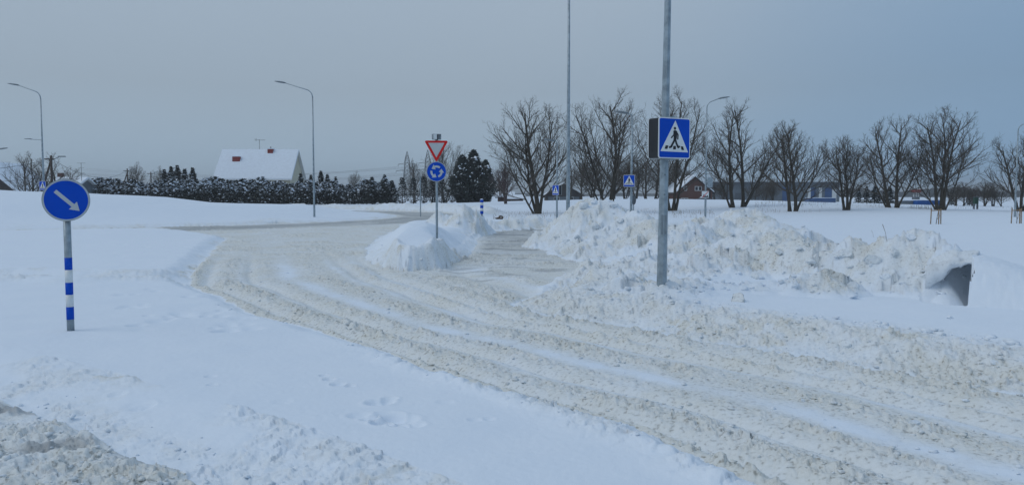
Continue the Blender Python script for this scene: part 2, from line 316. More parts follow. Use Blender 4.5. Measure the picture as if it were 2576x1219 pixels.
# ------------------------------------------------------------------ mesh helpers
class MB:
    def __init__(s): s.v = []; s.f = []
    def add(s, vs, fs):
        o = len(s.v); s.v += [tuple(p) for p in vs]; s.f += [tuple(i + o for i in f) for f in fs]; return s
    def box(s, c, d, rz=0, bev=0):
        x, y, z = d[0] / 2, d[1] / 2, d[2] / 2
        if bev:
            pts = []; b = bev
            for zz, k in ((-z, 1), (-z + b, 0), (z - b, 0), (z, 1)):
                bx = b * k
                pts += [(-x + bx, -y + bx, zz), (x - bx, -y + bx, zz), (x - bx, y - bx, zz), (-x + bx, y - bx, zz)]
            fs = [(3, 2, 1, 0), (12, 13, 14, 15)]
            for r in range(3):
                for i in range(4): fs.append((r * 4 + i, r * 4 + (i + 1) % 4, r * 4 + 4 + (i + 1) % 4, r * 4 + 4 + i))
        else:
            pts = [(-x, -y, -z), (x, -y, -z), (x, y, -z), (-x, y, -z), (-x, -y, z), (x, -y, z), (x, y, z), (-x, y, z)]
            fs = [(3, 2, 1, 0), (4, 5, 6, 7), (0, 1, 5, 4), (1, 2, 6, 5), (2, 3, 7, 6), (3, 0, 4, 7)]
        ca, sa = math.cos(rz), math.sin(rz)
        return s.add([(c[0] + p[0] * ca - p[1] * sa, c[1] + p[0] * sa + p[1] * ca, c[2] + p[2]) for p in pts], fs)
    def tube(s, pts, rad, n=8, caps=True):
        pts = [Vector(p) for p in pts]
        if not hasattr(rad, '__len__'): rad = [rad] * len(pts)
        vs = []; fs = []; up = None
        for i, p in enumerate(pts):
            t = (pts[min(i + 1, len(pts) - 1)] - pts[max(i - 1, 0)]).normalized()
            if up is None: up = t.orthogonal().normalized()
            a = (up - t * up.dot(t)).normalized(); b = t.cross(a); up = a
            for k in range(n):
                an = 2 * math.pi * k / n; vs.append(p + (a * math.cos(an) + b * math.sin(an)) * rad[i])
        for i in range(len(pts) - 1):
            for k in range(n): fs.append((i * n + k, i * n + (k + 1) % n, (i + 1) * n + (k + 1) % n, (i + 1) * n + k))
        if caps: fs.append(tuple(range(n - 1, -1, -1))); fs.append(tuple((len(pts) - 1) * n + k for k in range(n)))
        return s.add(vs, fs)
    def prism(s, poly, y0, y1):         # polygon in x,z extruded along y (front at y0)
        n = len(poly); vs = [(p[0], y0, p[1]) for p in poly] + [(p[0], y1, p[1]) for p in poly]
        fs = [tuple(range(n)), tuple(range(2 * n - 1, n - 1, -1))] + [(i, i + n, (i + 1) % n + n, (i + 1) % n) for i in range(n)]
        return s.add(vs, fs)
    def mesh(s, name, m, smooth=False):
        me = bpy.data.meshes.new(name); me.from_pydata(s.v, [], s.f); me.update()
        if m: me.materials.append(m)
        if smooth: me.polygons.foreach_set('use_smooth', [True] * len(me.polygons))
        return me
    def build(s, name, m, parent=None, smooth=False):
        o = bpy.data.objects.new(name, s.mesh(name, m, smooth)); col.objects.link(o); o.parent = parent; return o
def tag(o, label=None, cat=None, group=None, kind=None):
    for k, v in (('label', label), ('category', cat), ('group', group), ('kind', kind)):
        if v: o[k] = v
    return o
def empty(name, loc, rz=0):
    o = bpy.data.objects.new(name, None); col.objects.link(o); o.location = loc; o.rotation_euler = (0, 0, rz); o.empty_display_size = .3; return o
def copy_tree(o, parent=None):
    c = o.copy(); col.objects.link(c); c.parent = parent
    for ch in list(o.children): copy_tree(ch, c)
    return c
def mat(name, c, rough=.6, metal=0, var=.12, scale=6, bump=0, c2=None, spec=.4, snow=0, dist=.01):
    m = bpy.data.materials.new(name); m.use_nodes = True; nt = m.node_tree; n = nt.nodes; l = nt.links
    b = n['Principled BSDF']; b.inputs['Roughness'].default_value = rough; b.inputs['Metallic'].default_value = metal; b.inputs['Specular IOR Level'].default_value = spec
    tc = n.new('ShaderNodeTexCoord'); no = n.new('ShaderNodeTexNoise'); no.inputs['Scale'].default_value = scale; no.inputs['Detail'].default_value = 5
    l.new(tc.outputs['Object'], no.inputs[0])
    rp = n.new('ShaderNodeValToRGB'); l.new(no.outputs[0], rp.inputs[0])
    d = c2 or tuple(x * (1 - var) for x in c); e = tuple(min(x * (1 + var), 1) for x in c)
    rp.color_ramp.elements[0].position = .32; rp.color_ramp.elements[0].color = (*d, 1); rp.color_ramp.elements[1].position = .68; rp.color_ramp.elements[1].color = (*e, 1)
    src = rp.outputs[0]
    if snow:                              # snow lodged on faces that look up
        ge = n.new('ShaderNodeNewGeometry'); sp = n.new('ShaderNodeSeparateXYZ'); l.new(ge.outputs['Normal'], sp.inputs[0])
        ad = n.new('ShaderNodeMath'); ad.operation = 'MULTIPLY_ADD'; l.new(no.outputs[0], ad.inputs[0]); ad.inputs[1].default_value = .9; l.new(sp.outputs['Z'], ad.inputs[2])
        r2 = n.new('ShaderNodeValToRGB'); l.new(ad.outputs[0], r2.inputs[0]); r2.color_ramp.elements[0].position = .93 - snow * .2; r2.color_ramp.elements[1].position = 1.0
        mx = n.new('ShaderNodeMix'); mx.data_type = 'RGBA'; l.new(r2.outputs[0], mx.inputs[0]); l.new(src, mx.inputs[6]); mx.inputs[7].default_value = (.7, .76, .84, 1); src = mx.outputs[2]
    l.new(src, b.inputs['Base Color'])
    if bump:
        bp = n.new('ShaderNodeBump'); bp.inputs['Strength'].default_value = bump; bp.inputs['Distance'].default_value = dist; l.new(no.outputs[0], bp.inputs['Height']); l.new(bp.outputs[0], b.inputs['Normal'])
    return m
def snow_material():
    m = bpy.data.materials.new('snow'); m.use_nodes = True; nt = m.node_tree; n = nt.nodes; l = nt.links
    b = n['Principled BSDF']; b.inputs['Specular IOR Level'].default_value = .25
    tc = n.new('ShaderNodeTexCoord')
    def noise(sc, det=4):
        t = n.new('ShaderNodeTexNoise'); t.inputs['Scale'].default_value = sc; t.inputs['Detail'].default_value = det; l.new(tc.outputs['Object'], t.inputs[0]); return t
    def attr(a):
        t = n.new('ShaderNodeAttribute'); t.attribute_name = a; return t.outputs['Fac']
    def mixc(f, a, c2):
        x = n.new('ShaderNodeMix'); x.data_type = 'RGBA'
        if hasattr(f, 'is_output'): l.new(f, x.inputs[0])
        else: x.inputs[0].default_value = f
        for i, s in ((6, a), (7, c2)):
            if hasattr(s, 'is_output'): l.new(s, x.inputs[i])
            else: x.inputs[i].default_value = (*s, 1)
        return x.outputs[2]
    n1 = noise(22, 5); n2 = noise(90, 3); n0 = noise(1.3, 4)
    clean = mixc(n0.outputs[0], (.70, .785, .885), (.77, .84, .92))
    r = n.new('ShaderNodeValToRGB'); l.new(n1.outputs[0], r.inputs[0])
    e = r.color_ramp.elements; e[0].position = .33; e[0].color = (.36, .355, .32, 1); e[1].position = .62; e[1].color = (.705, .725, .705, 1)  # dirt specks; the dark end also paints crevice shade into the slush colour
    k = e.new(.43); k.color = (.645, .66, .63, 1)
    c = mixc(attr('dirt'), clean, r.outputs[0])
    ice = mixc(n2.outputs[0], (.17, .19, .205), (.33, .35, .36))
    c = mixc(attr('wet'), c, ice)
    l.new(c, b.inputs['Base Color'])
    rr = n.new('ShaderNodeMapRange'); l.new(attr('wet'), rr.inputs[0]); rr.inputs[3].default_value = .8; rr.inputs[4].default_value = .38; l.new(rr.outputs[0], b.inputs['Roughness'])
    bp = n.new('ShaderNodeBump'); bp.inputs['Distance'].default_value = .02; l.new(n1.outputs[0], bp.inputs['Height'])
    st = n.new('ShaderNodeMapRange'); l.new(attr('dirt'), st.inputs[0]); st.inputs[3].default_value = .12; st.inputs[4].default_value = .8; l.new(st.outputs[0], bp.inputs['Strength'])
    b2 = n.new('ShaderNodeBump'); b2.inputs['Distance'].default_value = .006; b2.inputs['Strength'].default_value = .35; l.new(n2.outputs[0], b2.inputs['Height']); l.new(bp.outputs[0], b2.inputs['Normal'])
    l.new(b2.outputs[0], b.inputs['Normal'])
    return m
M = {}
M['snow'] = snow_material()
M['cap'] = mat('snow_cap', (.74, .81, .89), .8, var=.04, scale=2, spec=.2)
M['galv'] = mat('galvanised_steel', (.30, .36, .40), .42, .55, .22, 9)
M['galv_d'] = mat('weathered_steel', (.20, .235, .26), .5, .4, .2, 5)
M['blue'] = mat('sign_blue', (.0, .068, .50), .55, 0, .06, 3, spec=.15)
M['white'] = mat('sign_white', (.70, .74, .75), .4, 0, .04, 3)
M['greyrefl'] = mat('sign_grey_white', (.47, .51, .53), .4, 0, .05, 3)
M['red'] = mat('sign_red', (.62, .018, .018), .5, 0, .06, 3, spec=.2)
M['black'] = mat('black_plastic', (.012, .014, .018), .45, 0, .2, 5)
M['rim'] = mat('sign_rim', (.42, .46, .48), .4, .3, .1, 5)
M['back'] = mat('sign_back', (.10, .12, .14), .5, .2, .2, 5)
M['bark'] = mat('bark', (.055, .047, .036), .9, 0, .35, 14, .6, snow=.25, c2=(.03, .027, .022), dist=.03)
M['twig'] = mat('twig', (.085, .073, .060), .9, 0, .35, 3)
M['twig_red'] = mat('red_twig', (.075, .05, .048), .9, 0, .3, 3)
M['conifer'] = mat('conifer_needles', (.018, .028, .022), .85, 0, .4, 2.5, c2=(.008, .014, .012))
M['pine'] = mat('pine_needles', (.017, .026, .023), .85, 0, .4, 2.5, c2=(.008, .013, .012))
M['brick'] = mat('red_brick', (.23, .035, .03), .85, 0, .3, 30)
M['brickb'] = mat('brown_brick', (.115, .062, .052), .9, 0, .25, 12)
M['darkbrick'] = mat('dark_cladding', (.055, .05, .052), .9, 0, .25, 12)
M['cream'] = mat('cream_render', (.50, .47, .36), .8, 0, .08, 2)
M['greywall'] = mat('grey_metal_cladding', (.13, .155, .18), .6, .1, .1, 1)
M['greyroof'] = mat('dark_metal_roof', (.075, .09, .11), .6, .1, .15, 1)
M['blueclad'] = mat('blue_cladding', (.035, .085, .20), .55, 0, .1, 1)
M['blueboard'] = mat('blue_container_paint', (.01, .085, .30), .5, 0, .12, 1)
M['glass'] = mat('dark_glass', (.03, .035, .045), .15, 0, .2, 2)
M['frame'] = mat('white_frame', (.6, .62, .62), .5, 0, .05, 2)
M['wood'] = mat('stake_wood', (.27, .19, .12), .8, 0, .3, 10, c2=(.16, .115, .08))
M['polewood'] = mat('old_pole_wood', (.07, .055, .048), .9, 0, .3, 6)
M['weed'] = mat('dry_grass', (.16, .125, .085), .9, 0, .3, 8)
M['green'] = mat('bin_green', (.008, .05, .03), .5, 0, .2, 4)
M['wire'] = mat('wire', (.07, .08, .09), .6, 0, .1, 1)
M['lattice'] = mat('pylon_steel', (.06, .07, .08), .6, .2, .1, 1)
M['rock'] = mat('brown_stump', (.09, .06, .04), .9, 0, .4, 6, .6, snow=.6)
M['farwood'] = mat('far_forest', (.045, .05, .058), .95, 0, .3, .08)
# ------------------------------------------------------------------ ground
def grid_mesh():
    k = .0019; rs = [2.6]
    while rs[-1] < 112: rs.append(rs[-1] + k * rs[-1] ** 1.3)
    rs = np.array(rs); th = np.radians(np.linspace(-41, 41, 920))
    RR, TT = np.meshgrid(rs, th, indexing='ij')
    x = (RR * np.sin(TT)).ravel(); y = (RR * np.cos(TT)).ravel()
    h, dirt, wet, o, grp, (isA, isB, dc, sspl, lam, onroad, rb, verge, vm) = terrain(x, y)
    nr, na = RR.shape
    edge = np.zeros((nr, na)); edge[-1, :] = .6; h = h - edge.ravel()      # tuck the far rim under the plain
    cls = np.zeros(x.shape, np.int8)                                       # 0 snow_field
    cls[onroad & ~lam] = 1; cls[onroad & lam] = 2
    cls[isA & ~onroad] = 3; cls[isB & ~onroad] = 4; cls[(dc < 27) & ~onroad] = 5; cls[(sspl > 0) & ~onroad] = 6
    cls[(verge & ~onroad) & (vm > .05) & (grp < 0)] = 11
    for g in range(4): cls[(grp == g) & ~onroad] = 7 + g
    cls[(rb > .35) & (cls == 0)] = 12
    idx = np.arange(nr * na).reshape(nr, na)
    q = np.stack([idx[:-1, :-1], idx[:-1, 1:], idx[1:, 1:], idx[1:, :-1]], -1).reshape(-1, 4)[:, ::-1]
    fc = cls[q[:, 0]]
    P = np.stack([x, y, h], 1).astype(np.float32)
    spec = {0: ('snow_field', None), 1: ('road', None), 2: ('side_road', None), 3: ('traffic_island', None), 4: ('verge_island', None), 5: ('roundabout_island', None), 6: ('splitter_island', None),
            7: ('snow_pile', 'tall lumpy heap of ploughed snow beside the grey icy lane'), 8: ('snow_bank', 'long broken bank of dirty ploughed snow behind the tall pedestrian crossing post'),
            9: ('snow_bank', 'lumpy snow bank around the short blue and white striped post'), 10: ('snow_bank', 'smooth snow bank with a sheer broken end beside a dark hollow'),
            11: ('snow_windrow', 'low rubbly windrow of dirty snow along the rutted road edge'), 12: ('snow_bank', 'low bank of thrown-up snow along the far outer edge of the roundabout')}
    for c, (nm, lab) in spec.items():
        f = q[fc == c]
        if not len(f): continue
        u, inv = np.unique(f, return_inverse=True); inv = inv.reshape(-1, 4)
        me = bpy.data.meshes.new(nm); me.vertices.add(len(u)); me.vertices.foreach_set('co', P[u].ravel())
        me.loops.add(inv.size); me.loops.foreach_set('vertex_index', inv.ravel().astype(np.int32))
        me.polygons.add(len(inv)); me.polygons.foreach_set('loop_start', np.arange(0, inv.size, 4, dtype=np.int32)); me.polygons.foreach_set('loop_total', np.full(len(inv), 4, np.int32))
        me.polygons.foreach_set('use_smooth', np.ones(len(inv), bool)); me.update()
        for an, ar in (('dirt', dirt), ('wet', wet)):
            a = me.attributes.new(an, 'FLOAT', 'POINT'); a.data.foreach_set('value', ar[u].astype(np.float32))
        me.materials.append(M['snow'])
        ob = bpy.data.objects.new(nm, me); col.objects.link(ob)
        if lab: tag(ob, lab, 'snow bank' if nm != 'snow_pile' else 'snow pile')
        else: tag(ob, kind='structure')
grid_mesh()
def plain():
    rs = np.array([0, 2.4, 10, 30, 60, 95, 105, 118, 132, 150, 180, 220, 280, 360, 480, 700, 1100, 1800, 3000, 5000]); th = np.radians(np.arange(0, 360, 3.0))
    RR, TT = np.meshgrid(rs, th, indexing='ij'); x = RR * np.sin(TT); y = RR * np.cos(TT)
    h = terrain(x.ravel(), y.ravel(), False)[0].reshape(x.shape) - .02
    sector = (np.abs(np.degrees(np.arctan2(x, y))) < 41) & (y > 0)
    h = np.where(RR < 100, np.where(sector, -.6, np.minimum(h, .3) - .1), h); h = np.where((RR < 60) & ~sector, -.25, h)
    nr, na = x.shape; vs = np.stack([x.ravel(), y.ravel(), h.ravel()], 1); fs = []
    for i in range(nr - 1):
        for j in range(na): fs.append((i * na + j, (i + 1) * na + j, (i + 1) * na + (j + 1) % na, i * na + (j + 1) % na)[::-1])
    me = bpy.data.meshes.new('ground'); me.from_pydata(vs.tolist(), [], fs); me.update(); me.materials.append(M['snow'])
    me.polygons.foreach_set('use_smooth', [True] * len(fs))
    o = bpy.data.objects.new('ground', me); col.objects.link(o); tag(o, kind='structure')
plain()
# ------------------------------------------------------------------ loose snow
def chunk_shape(rs, sub=1):
    t = (1 + 5 ** .5) / 2
    v = [Vector(p).normalized() for p in ((-1, t, 0), (1, t, 0), (-1, -t, 0), (1, -t, 0), (0, -1, t), (0, 1, t), (0, -1, -t), (0, 1, -t), (t, 0, -1), (t, 0, 1), (-t, 0, -1), (-t, 0, 1))]
    f = [(0, 11, 5), (0, 5, 1), (0, 1, 7), (0, 7, 10), (0, 10, 11), (1, 5, 9), (5, 11, 4), (11, 10, 2), (10, 7, 6), (7, 1, 8), (3, 9, 4), (3, 4, 2), (3, 2, 6), (3, 6, 8), (3, 8, 9), (4, 9, 5), (2, 4, 11), (6, 2, 10), (8, 6, 7), (9, 8, 1)]
    for _ in range(sub):
        nf = []; mid = {}
        def mp(a, b):
            k = (min(a, b), max(a, b))
            if k not in mid: v.append(((v[a] + v[b]) / 2).normalized()); mid[k] = len(v) - 1
            return mid[k]
        for a, b, c in f:
            x, y, z = mp(a, b), mp(b, c), mp(c, a); nf += [(a, x, z), (b, y, x), (c, z, y), (x, y, z)]
        f = nf
    cuts = [(Vector((rs.gauss(0, 1), rs.gauss(0, 1), rs.gauss(0, 1))).normalized(), rs.uniform(.38, .8)) for _ in range(12)]
    sc = Vector((rs.uniform(.8, 1.3), rs.uniform(.7, 1.1), rs.uniform(.5, .85)))
    out = []
    for p in v:
        q = p.copy()
        for nrm, d in cuts:
            e = q.dot(nrm) - d
            if e > 0: q -= nrm * e
        q += Vector((rs.gauss(0, .035), rs.gauss(0, .035), rs.gauss(0, .035)))
        out.append((q.x * sc.x, q.y * sc.y, q.z * sc.z))
    return out, f
def crumbs():
    rs = random.Random(11); shapes = [chunk_shape(rs, 0) for _ in range(8)]
    n = 60000; r = np.random.RandomState(4)
    rad = 5.5 * np.exp(r.rand(n) * math.log(48 / 5.5)); ang = np.radians(r.uniform(-38, 38, n))
    x = rad * np.sin(ang); y = rad * np.cos(ang)
    h, dirt, wet, o, grp, (isA, isB, dc, sspl, lam, onroad, rb, verge, vm) = terrain(x, y)
    p = np.zeros(n); p[(grp >= 0) & (grp < 3)] = .20; p[(vm > .2)] = .16; p[onroad] = np.where(near_clod(x, y)[onroad], .13, .035); p[onroad & lam] = .12
    p[isA & ~onroad & (o < .5) & (o > .05)] = .035; p[(sspl > 0) & (o < .7)] = .12
    keep = (r.rand(n) < p) & (rad > 5)
    V = []; F = []; A = []
    for i in np.nonzero(keep)[0]:
        vs, fs = shapes[rs.randrange(8)]
        s = .014 + .04 * rs.random() ** 3 if onroad[i] or o[i] < 1.2 else .025 + .09 * rs.random() ** 3
        a = rs.uniform(0, 6.28); ca, sa = math.cos(a) * s, math.sin(a) * s; o0 = len(V)
        V += [(x[i] + q[0] * ca - q[1] * sa, y[i] + q[0] * sa + q[1] * ca, h[i] + s * .12 + q[2] * s * .75) for q in vs]
        F += [(f[0] + o0, f[1] + o0, f[2] + o0) for f in fs]; A += [min(1, dirt[i] * rs.uniform(.5, 1.1))] * len(vs)
    me = bpy.data.meshes.new('snow_crumbs'); me.from_pydata(V, [], F); me.update(); me.materials.append(M['snow'])
    me.polygons.foreach_set('use_smooth', [True] * len(F))
    a = me.attributes.new('dirt', 'FLOAT', 'POINT'); a.data.foreach_set('value', np.array(A, np.float32))
    ob = bpy.data.objects.new('snow_crumbs', me); col.objects.link(ob)
    tag(ob, 'loose crumbs of frozen slush strewn over the road and the banks', 'snow crumbs', kind='stuff')
def near_clod(x, y):
    dL = line_d(x, y, LEFT_EDGE); dR = line_d(x, y, TRACK_R); v = dL / (dL + dR + 1e-6)
    return ((np.abs(v - .155) < .05) | (np.abs(v - .555) < .07) | (v > .93) | (np.abs(v - .02) < .02)) & (y < 20)
crumbs()
def chunks():
    rs = random.Random(77)
    spots = [(1858, 757, .19), (1400, 598, .26), (1425, 607, .3), (1450, 600, .28), (1496, 512, .42), (1470, 520, .4), (1545, 520, .45), (1500, 570, .38), (1560, 560, .35), (1415, 620, .18), (1345, 583, .16), (1960, 640, .25), (2040, 660, .22), (2120, 640, .32), (2190, 660, .28), (2225, 700, .2), (2150, 720, .18), (2000, 720, .16), (2290, 600, .24),
             (2250, 640, .2), (2330, 700, .2), (1900, 700, .17), (1780, 700, .18), (1590, 700, .14), (1690, 760, .1), (2390, 800, .08), (2130, 870, .1), (2210, 905, .09), (2500, 915, .1), (2430, 1010, .07), (2300, 1065, .08), (1240, 540, .25), (1300, 560, .25), (1180, 560, .22), (1150, 560, .25), (1030, 650, .13), (1060, 655, .11), (2020, 1010, .05), (1360, 905, .06), (2060, 930, .09)]
    for i, (px, py, r) in enumerate(spots):
        pt = hit(px, py)
        if pt is None: continue
        vs, fs = chunk_shape(rs, 2)
        k_ = .95 if i == 0 else .62; m = MB(); m.add([(q[0] * r * k_, q[1] * r * k_, q[2] * r * k_) for q in vs], fs)
        ob = m.build('snow_chunk', M['snow'], None, i == 0); ob.location = (pt[0], pt[1], pt[2] + r * .05); ob.rotation_euler = (0, 0, rs.uniform(0, 6))
        a = ob.data.attributes.new('dirt', 'FLOAT', 'POINT'); a.data.foreach_set('value', np.full(len(vs), rs.uniform(.15, .6), np.float32))
        if i == 0: tag(ob, 'rounded greyish ball of snow on the smooth strip before the broken bank', 'snow chunk', 'larger chunks of ploughed snow')
        else: tag(ob, 'frozen block of ploughed snow lodged in the heaped snow and slush', 'snow chunk', 'larger chunks of ploughed snow')
def hit(px, py):                         # where the line of sight through a photo pixel meets the snow
    d = ray(px, py); t = np.exp(np.linspace(math.log(4.5), math.log(110), 1500))
    x = d[0] * t; y = d[1] * t; z = CAM_H + d[2] * t; h = terrain(x, y)[0]; b = np.nonzero(z < h)[0]
    if not len(b): return None
    i = b[0]; return (float(x[i]), float(y[i]), float(h[i]))
chunks()
def snow_bridge():                       # crust that roofs the hollow
    hx, hy, _ = D(2441, 700, 13.2); hl = math.hypot(hx, hy); ex, ey = hx / hl, hy / hl
    m = MB(); n, k = 22, 16; vs = []; fs = []
    for i in range(n + 1):
        for j in range(k + 1):
            a = -.62 + .70 * i / n; b = .02 + .95 * j / k
            vs.append((a, b))
    A = np.array(vs, np.float32); px_ = hx + A[:, 0] * ey + A[:, 1] * ex; py_ = hy - A[:, 0] * ex + A[:, 1] * ey
    top = 1.0 + .09 * fbm(px_, py_, .35, 3, 401) + .10 * np.clip(A[:, 1], 0, 2) - .5 * np.clip(-.30 - A[:, 0], 0, 1) + .05 * facets(px_, py_, .15, 405)
    th = .05 + 1.0 * np.clip(-A[:, 0] - .12, 0, 1) ** 1.3 + .04 * fbm(px_, py_, .12, 2, 403)
    jx = .11 * fbm(px_, py_, .22, 3, 407)
    N = len(vs); V = [(px_[i] + jx[i], py_[i], top[i]) for i in range(N)] + [(px_[i] + jx[i], py_[i], top[i] - th[i]) for i in range(N)]
    def id_(i, j): return i * (k + 1) + j
    for i in range(n):
        for j in range(k): fs.append((id_(i, j), id_(i, j + 1), id_(i + 1, j + 1), id_(i + 1, j))[::-1]); fs.append((N + id_(i, j), N + id_(i, j + 1), N + id_(i + 1, j + 1), N + id_(i + 1, j)))
    ring = [id_(i, 0) for i in range(n + 1)] + [id_(n, j) for j in range(1, k + 1)] + [id_(i, k) for i in range(n - 1, -1, -1)] + [id_(0, j) for j in range(k - 1, 0, -1)]
    for a, b in zip(ring, ring[1:] + ring[:1]): fs.append((a, b, N + b, N + a)[::-1])
    ob = m.add(V, fs).build('snow_crust', M['snow'], None, True); at = ob.data.attributes.new('dirt', 'FLOAT', 'POINT'); at.data.foreach_set('value', np.full(2 * N, .4, np.float32))
    tag(ob, 'overhanging crust of snow roofing the dark hollow in the bank', 'snow crust')
snow_bridge()
# ------------------------------------------------------------------ signs
def circ(r, n=40, cx=0, cz=0, a0=0): return [(cx + r * math.cos(a0 + 2 * math.pi * i / n), cz + r * math.sin(a0 + 2 * math.pi * i / n)) for i in range(n)]
def rrect(w, h, r, n=5):
    out = []
    for cx, cz, a in ((w / 2 - r, h / 2 - r, 0), (-w / 2 + r, h / 2 - r, 90), (-w / 2 + r, -h / 2 + r, 180), (w / 2 - r, -h / 2 + r, 270)):
        out += [(cx + r * math.cos(R(a + 90 * i / n)), cz + r * math.sin(R(a + 90 * i / n))) for i in range(n + 1)]
    return out
def fillet(pts, r, n=5):
    out = []; k = len(pts)
    for i in range(k):
        p = Vector(pts[i]); a = (Vector(pts[i - 1]) - p).normalized(); b = (Vector(pts[(i + 1) % k]) - p).normalized()
        ang = a.angle(b); d = r / math.tan(ang / 2); c = p + (a + b).normalized() * (r / math.sin(ang / 2))
        s = p + a * d - c; e = p + b * d - c
        for j in range(n + 1):
            t = j / n; q = (s * (1 - t) + e * t).normalized() * r; out.append((c.x + q.x, c.y + q.y))
    return out
def stroke(m, pts, w, y0, y1):
    for i, ((ax, az), (bx, bz)) in enumerate(zip(pts[:-1], pts[1:])):
        d = Vector((bx - ax, bz - az)); d.normalize(); nx, nz = -d.y * w / 2, d.x * w / 2
        yy = y0 - .0004 * i
        m.prism([(ax + nx, az + nz), (ax - nx, az - nz), (bx - nx, bz - nz), (bx + nx, bz + nz)][::-1], yy, y1)
        m.prism(circ(w / 2, 10, bx, bz), yy - .0002, y1)
# keep-right sign on the near island; local -Y looks at the viewer
def keep_right():
    Y = 11.2; x, _, z = D(166.5, 503, Y); zb = zat(x, Y); rz = math.atan2(-x, Y)
    t = empty('keep_right_sign', (x, Y, zb), rz); top = z - zb
    def hh(py): return CAM_H - (py - HOR) * Y / FPX - zb
    MB().tube([(0, .035, -.25), (0, .035, top + .2)], .05, 20, True).build('post', M['galv'], t, True)
    for a, b, mm in ((648, 679, 'blue'), (679, 711, 'white'), (711, 742, 'blue'), (742, 773, 'white'), (773, 805, 'blue')):
        MB().tube([(0, .035, hh(b)), (0, .035, hh(a))], .0515, 20, True).build('reflective_band', M[mm], t, True)
    MB().prism([(p[0], p[1] + top) for p in circ(.305, 56)], -.035, -.018).build('plate', M['back'], t)
    rim = MB(); n = 56
    o_, i_ = circ(.302, n), circ(.278, n)
    vs = [(p[0], -.037, p[1] + top) for p in o_] + [(p[0], -.0385, p[1] + top) for p in i_]
    rim.add(vs, [(k, (k + 1) % n, n + (k + 1) % n, n + k) for k in range(n)]).build('rim', M['rim'], t)
    f = MB().prism([(p[0], p[1] + top) for p in circ(.279, 56)], -.0375, -.034).build('face', M['blue'], t)
    d = Vector((.72, -.69)).normalized(); q = Vector((-d.y, d.x)); s = Vector((-.135, .13)); e = Vector((.165, -.158)); nb = e - d * .115
    poly = [s + q * .026, s - q * .026, nb - q * .026, nb - q * .075, e, nb + q * .075, nb + q * .026]
    MB().prism([(p.x, p.y + top) for p in poly][::-1], -.0415, -.036).build('arrow', M['greyrefl'], f)
    for dz in (.13, -.13): MB().box((0, .0, top + dz), (.16, .06, .04)).build('clamp', M['galv_d'], t)
    tag(t, 'round blue keep right sign with white arrow on a blue and white banded post', 'traffic sign')
keep_right()
def roundabout_sign():
    Y = 23.6; x, _, z = D(1100, 432, Y); xb, _, _ = D(1099, 590, Y); zb = zat(xb, Y); t = empty('roundabout_sign', (xb, Y, zb), math.atan2(-xb, Y))
    def hh(py): return CAM_H - (py - HOR) * Y / FPX - zb
    MB().tube([(0, .03, -.6), (.008, .03, hh(346))], .036, 14).build('post', M['galv'], t, True)
    c = hh(432)
    MB().prism([(p[0], p[1] + c) for p in circ(.305, 48)], -.03, -.016).build('plate', M['rim'], t)
    f = MB().prism([(p[0], p[1] + c) for p in circ(.285, 48)], -.034, -.028).build('face', M['blue'], t)
    for k in range(3):
        m = MB(); a0 = R(112 + 120 * k); r1, r2 = .125, .185; arc = R(62); n = 8   # arrows chase one another anticlockwise
        st = a0 - arc; pts = [(r2 * math.cos(st + arc * i / n), r2 * math.sin(st + arc * i / n)) for i in range(n + 1)]
        inn = [(r1 * math.cos(st + arc * i / n), r1 * math.sin(st + arc * i / n)) for i in range(n + 1)]
        tip = a0 + R(38); poly = pts + [(.235 * math.cos(a0 - .02), .235 * math.sin(a0 - .02)), (.17 * math.cos(tip), .17 * math.sin(tip)), (.07 * math.cos(a0 - .02), .07 * math.sin(a0 - .02))] + inn[::-1]
        m.prism([(p[0], p[1] + c) for p in poly], -.038, -.032).build('arrow', M['greyrefl'], f)
    tc = hh(355); ap = hh(405); W = .33
    tri = fillet([(-W - .035, tc), (W + .035, tc), (0, ap - .05)], .035)
    MB().prism(tri, -.03, -.016).build('warning_triangle', M['red'], t)
    inn = [(-W + .085, tc - .066), (W - .085, tc - .066), (0, ap + .10)]
    MB().prism(inn, -.034, -.028).build('triangle_face', M['greyrefl'], t)
    b = MB().box((-.055, -.02, hh(345.5)), (.13, .10, .17), R(22), .008).build('flasher_box', M['galv_d'], t)
    MB().box((-.035, -.075, hh(345.5)), (.105, .012, .145), R(22)).build('lens', M['white'], b)
    b = MB().box((.075, .01, hh(345)), (.11, .10, .165), R(-30), .008).build('flasher_box', M['galv_d'], t)
    MB().box((.052, -.045, hh(345)), (.085, .012, .14), R(-30)).build('lens', M['back'], b)
    tag(t, 'red and white give way triangle above round blue roundabout sign on snow covered island', 'traffic sign')
roundabout_sign()
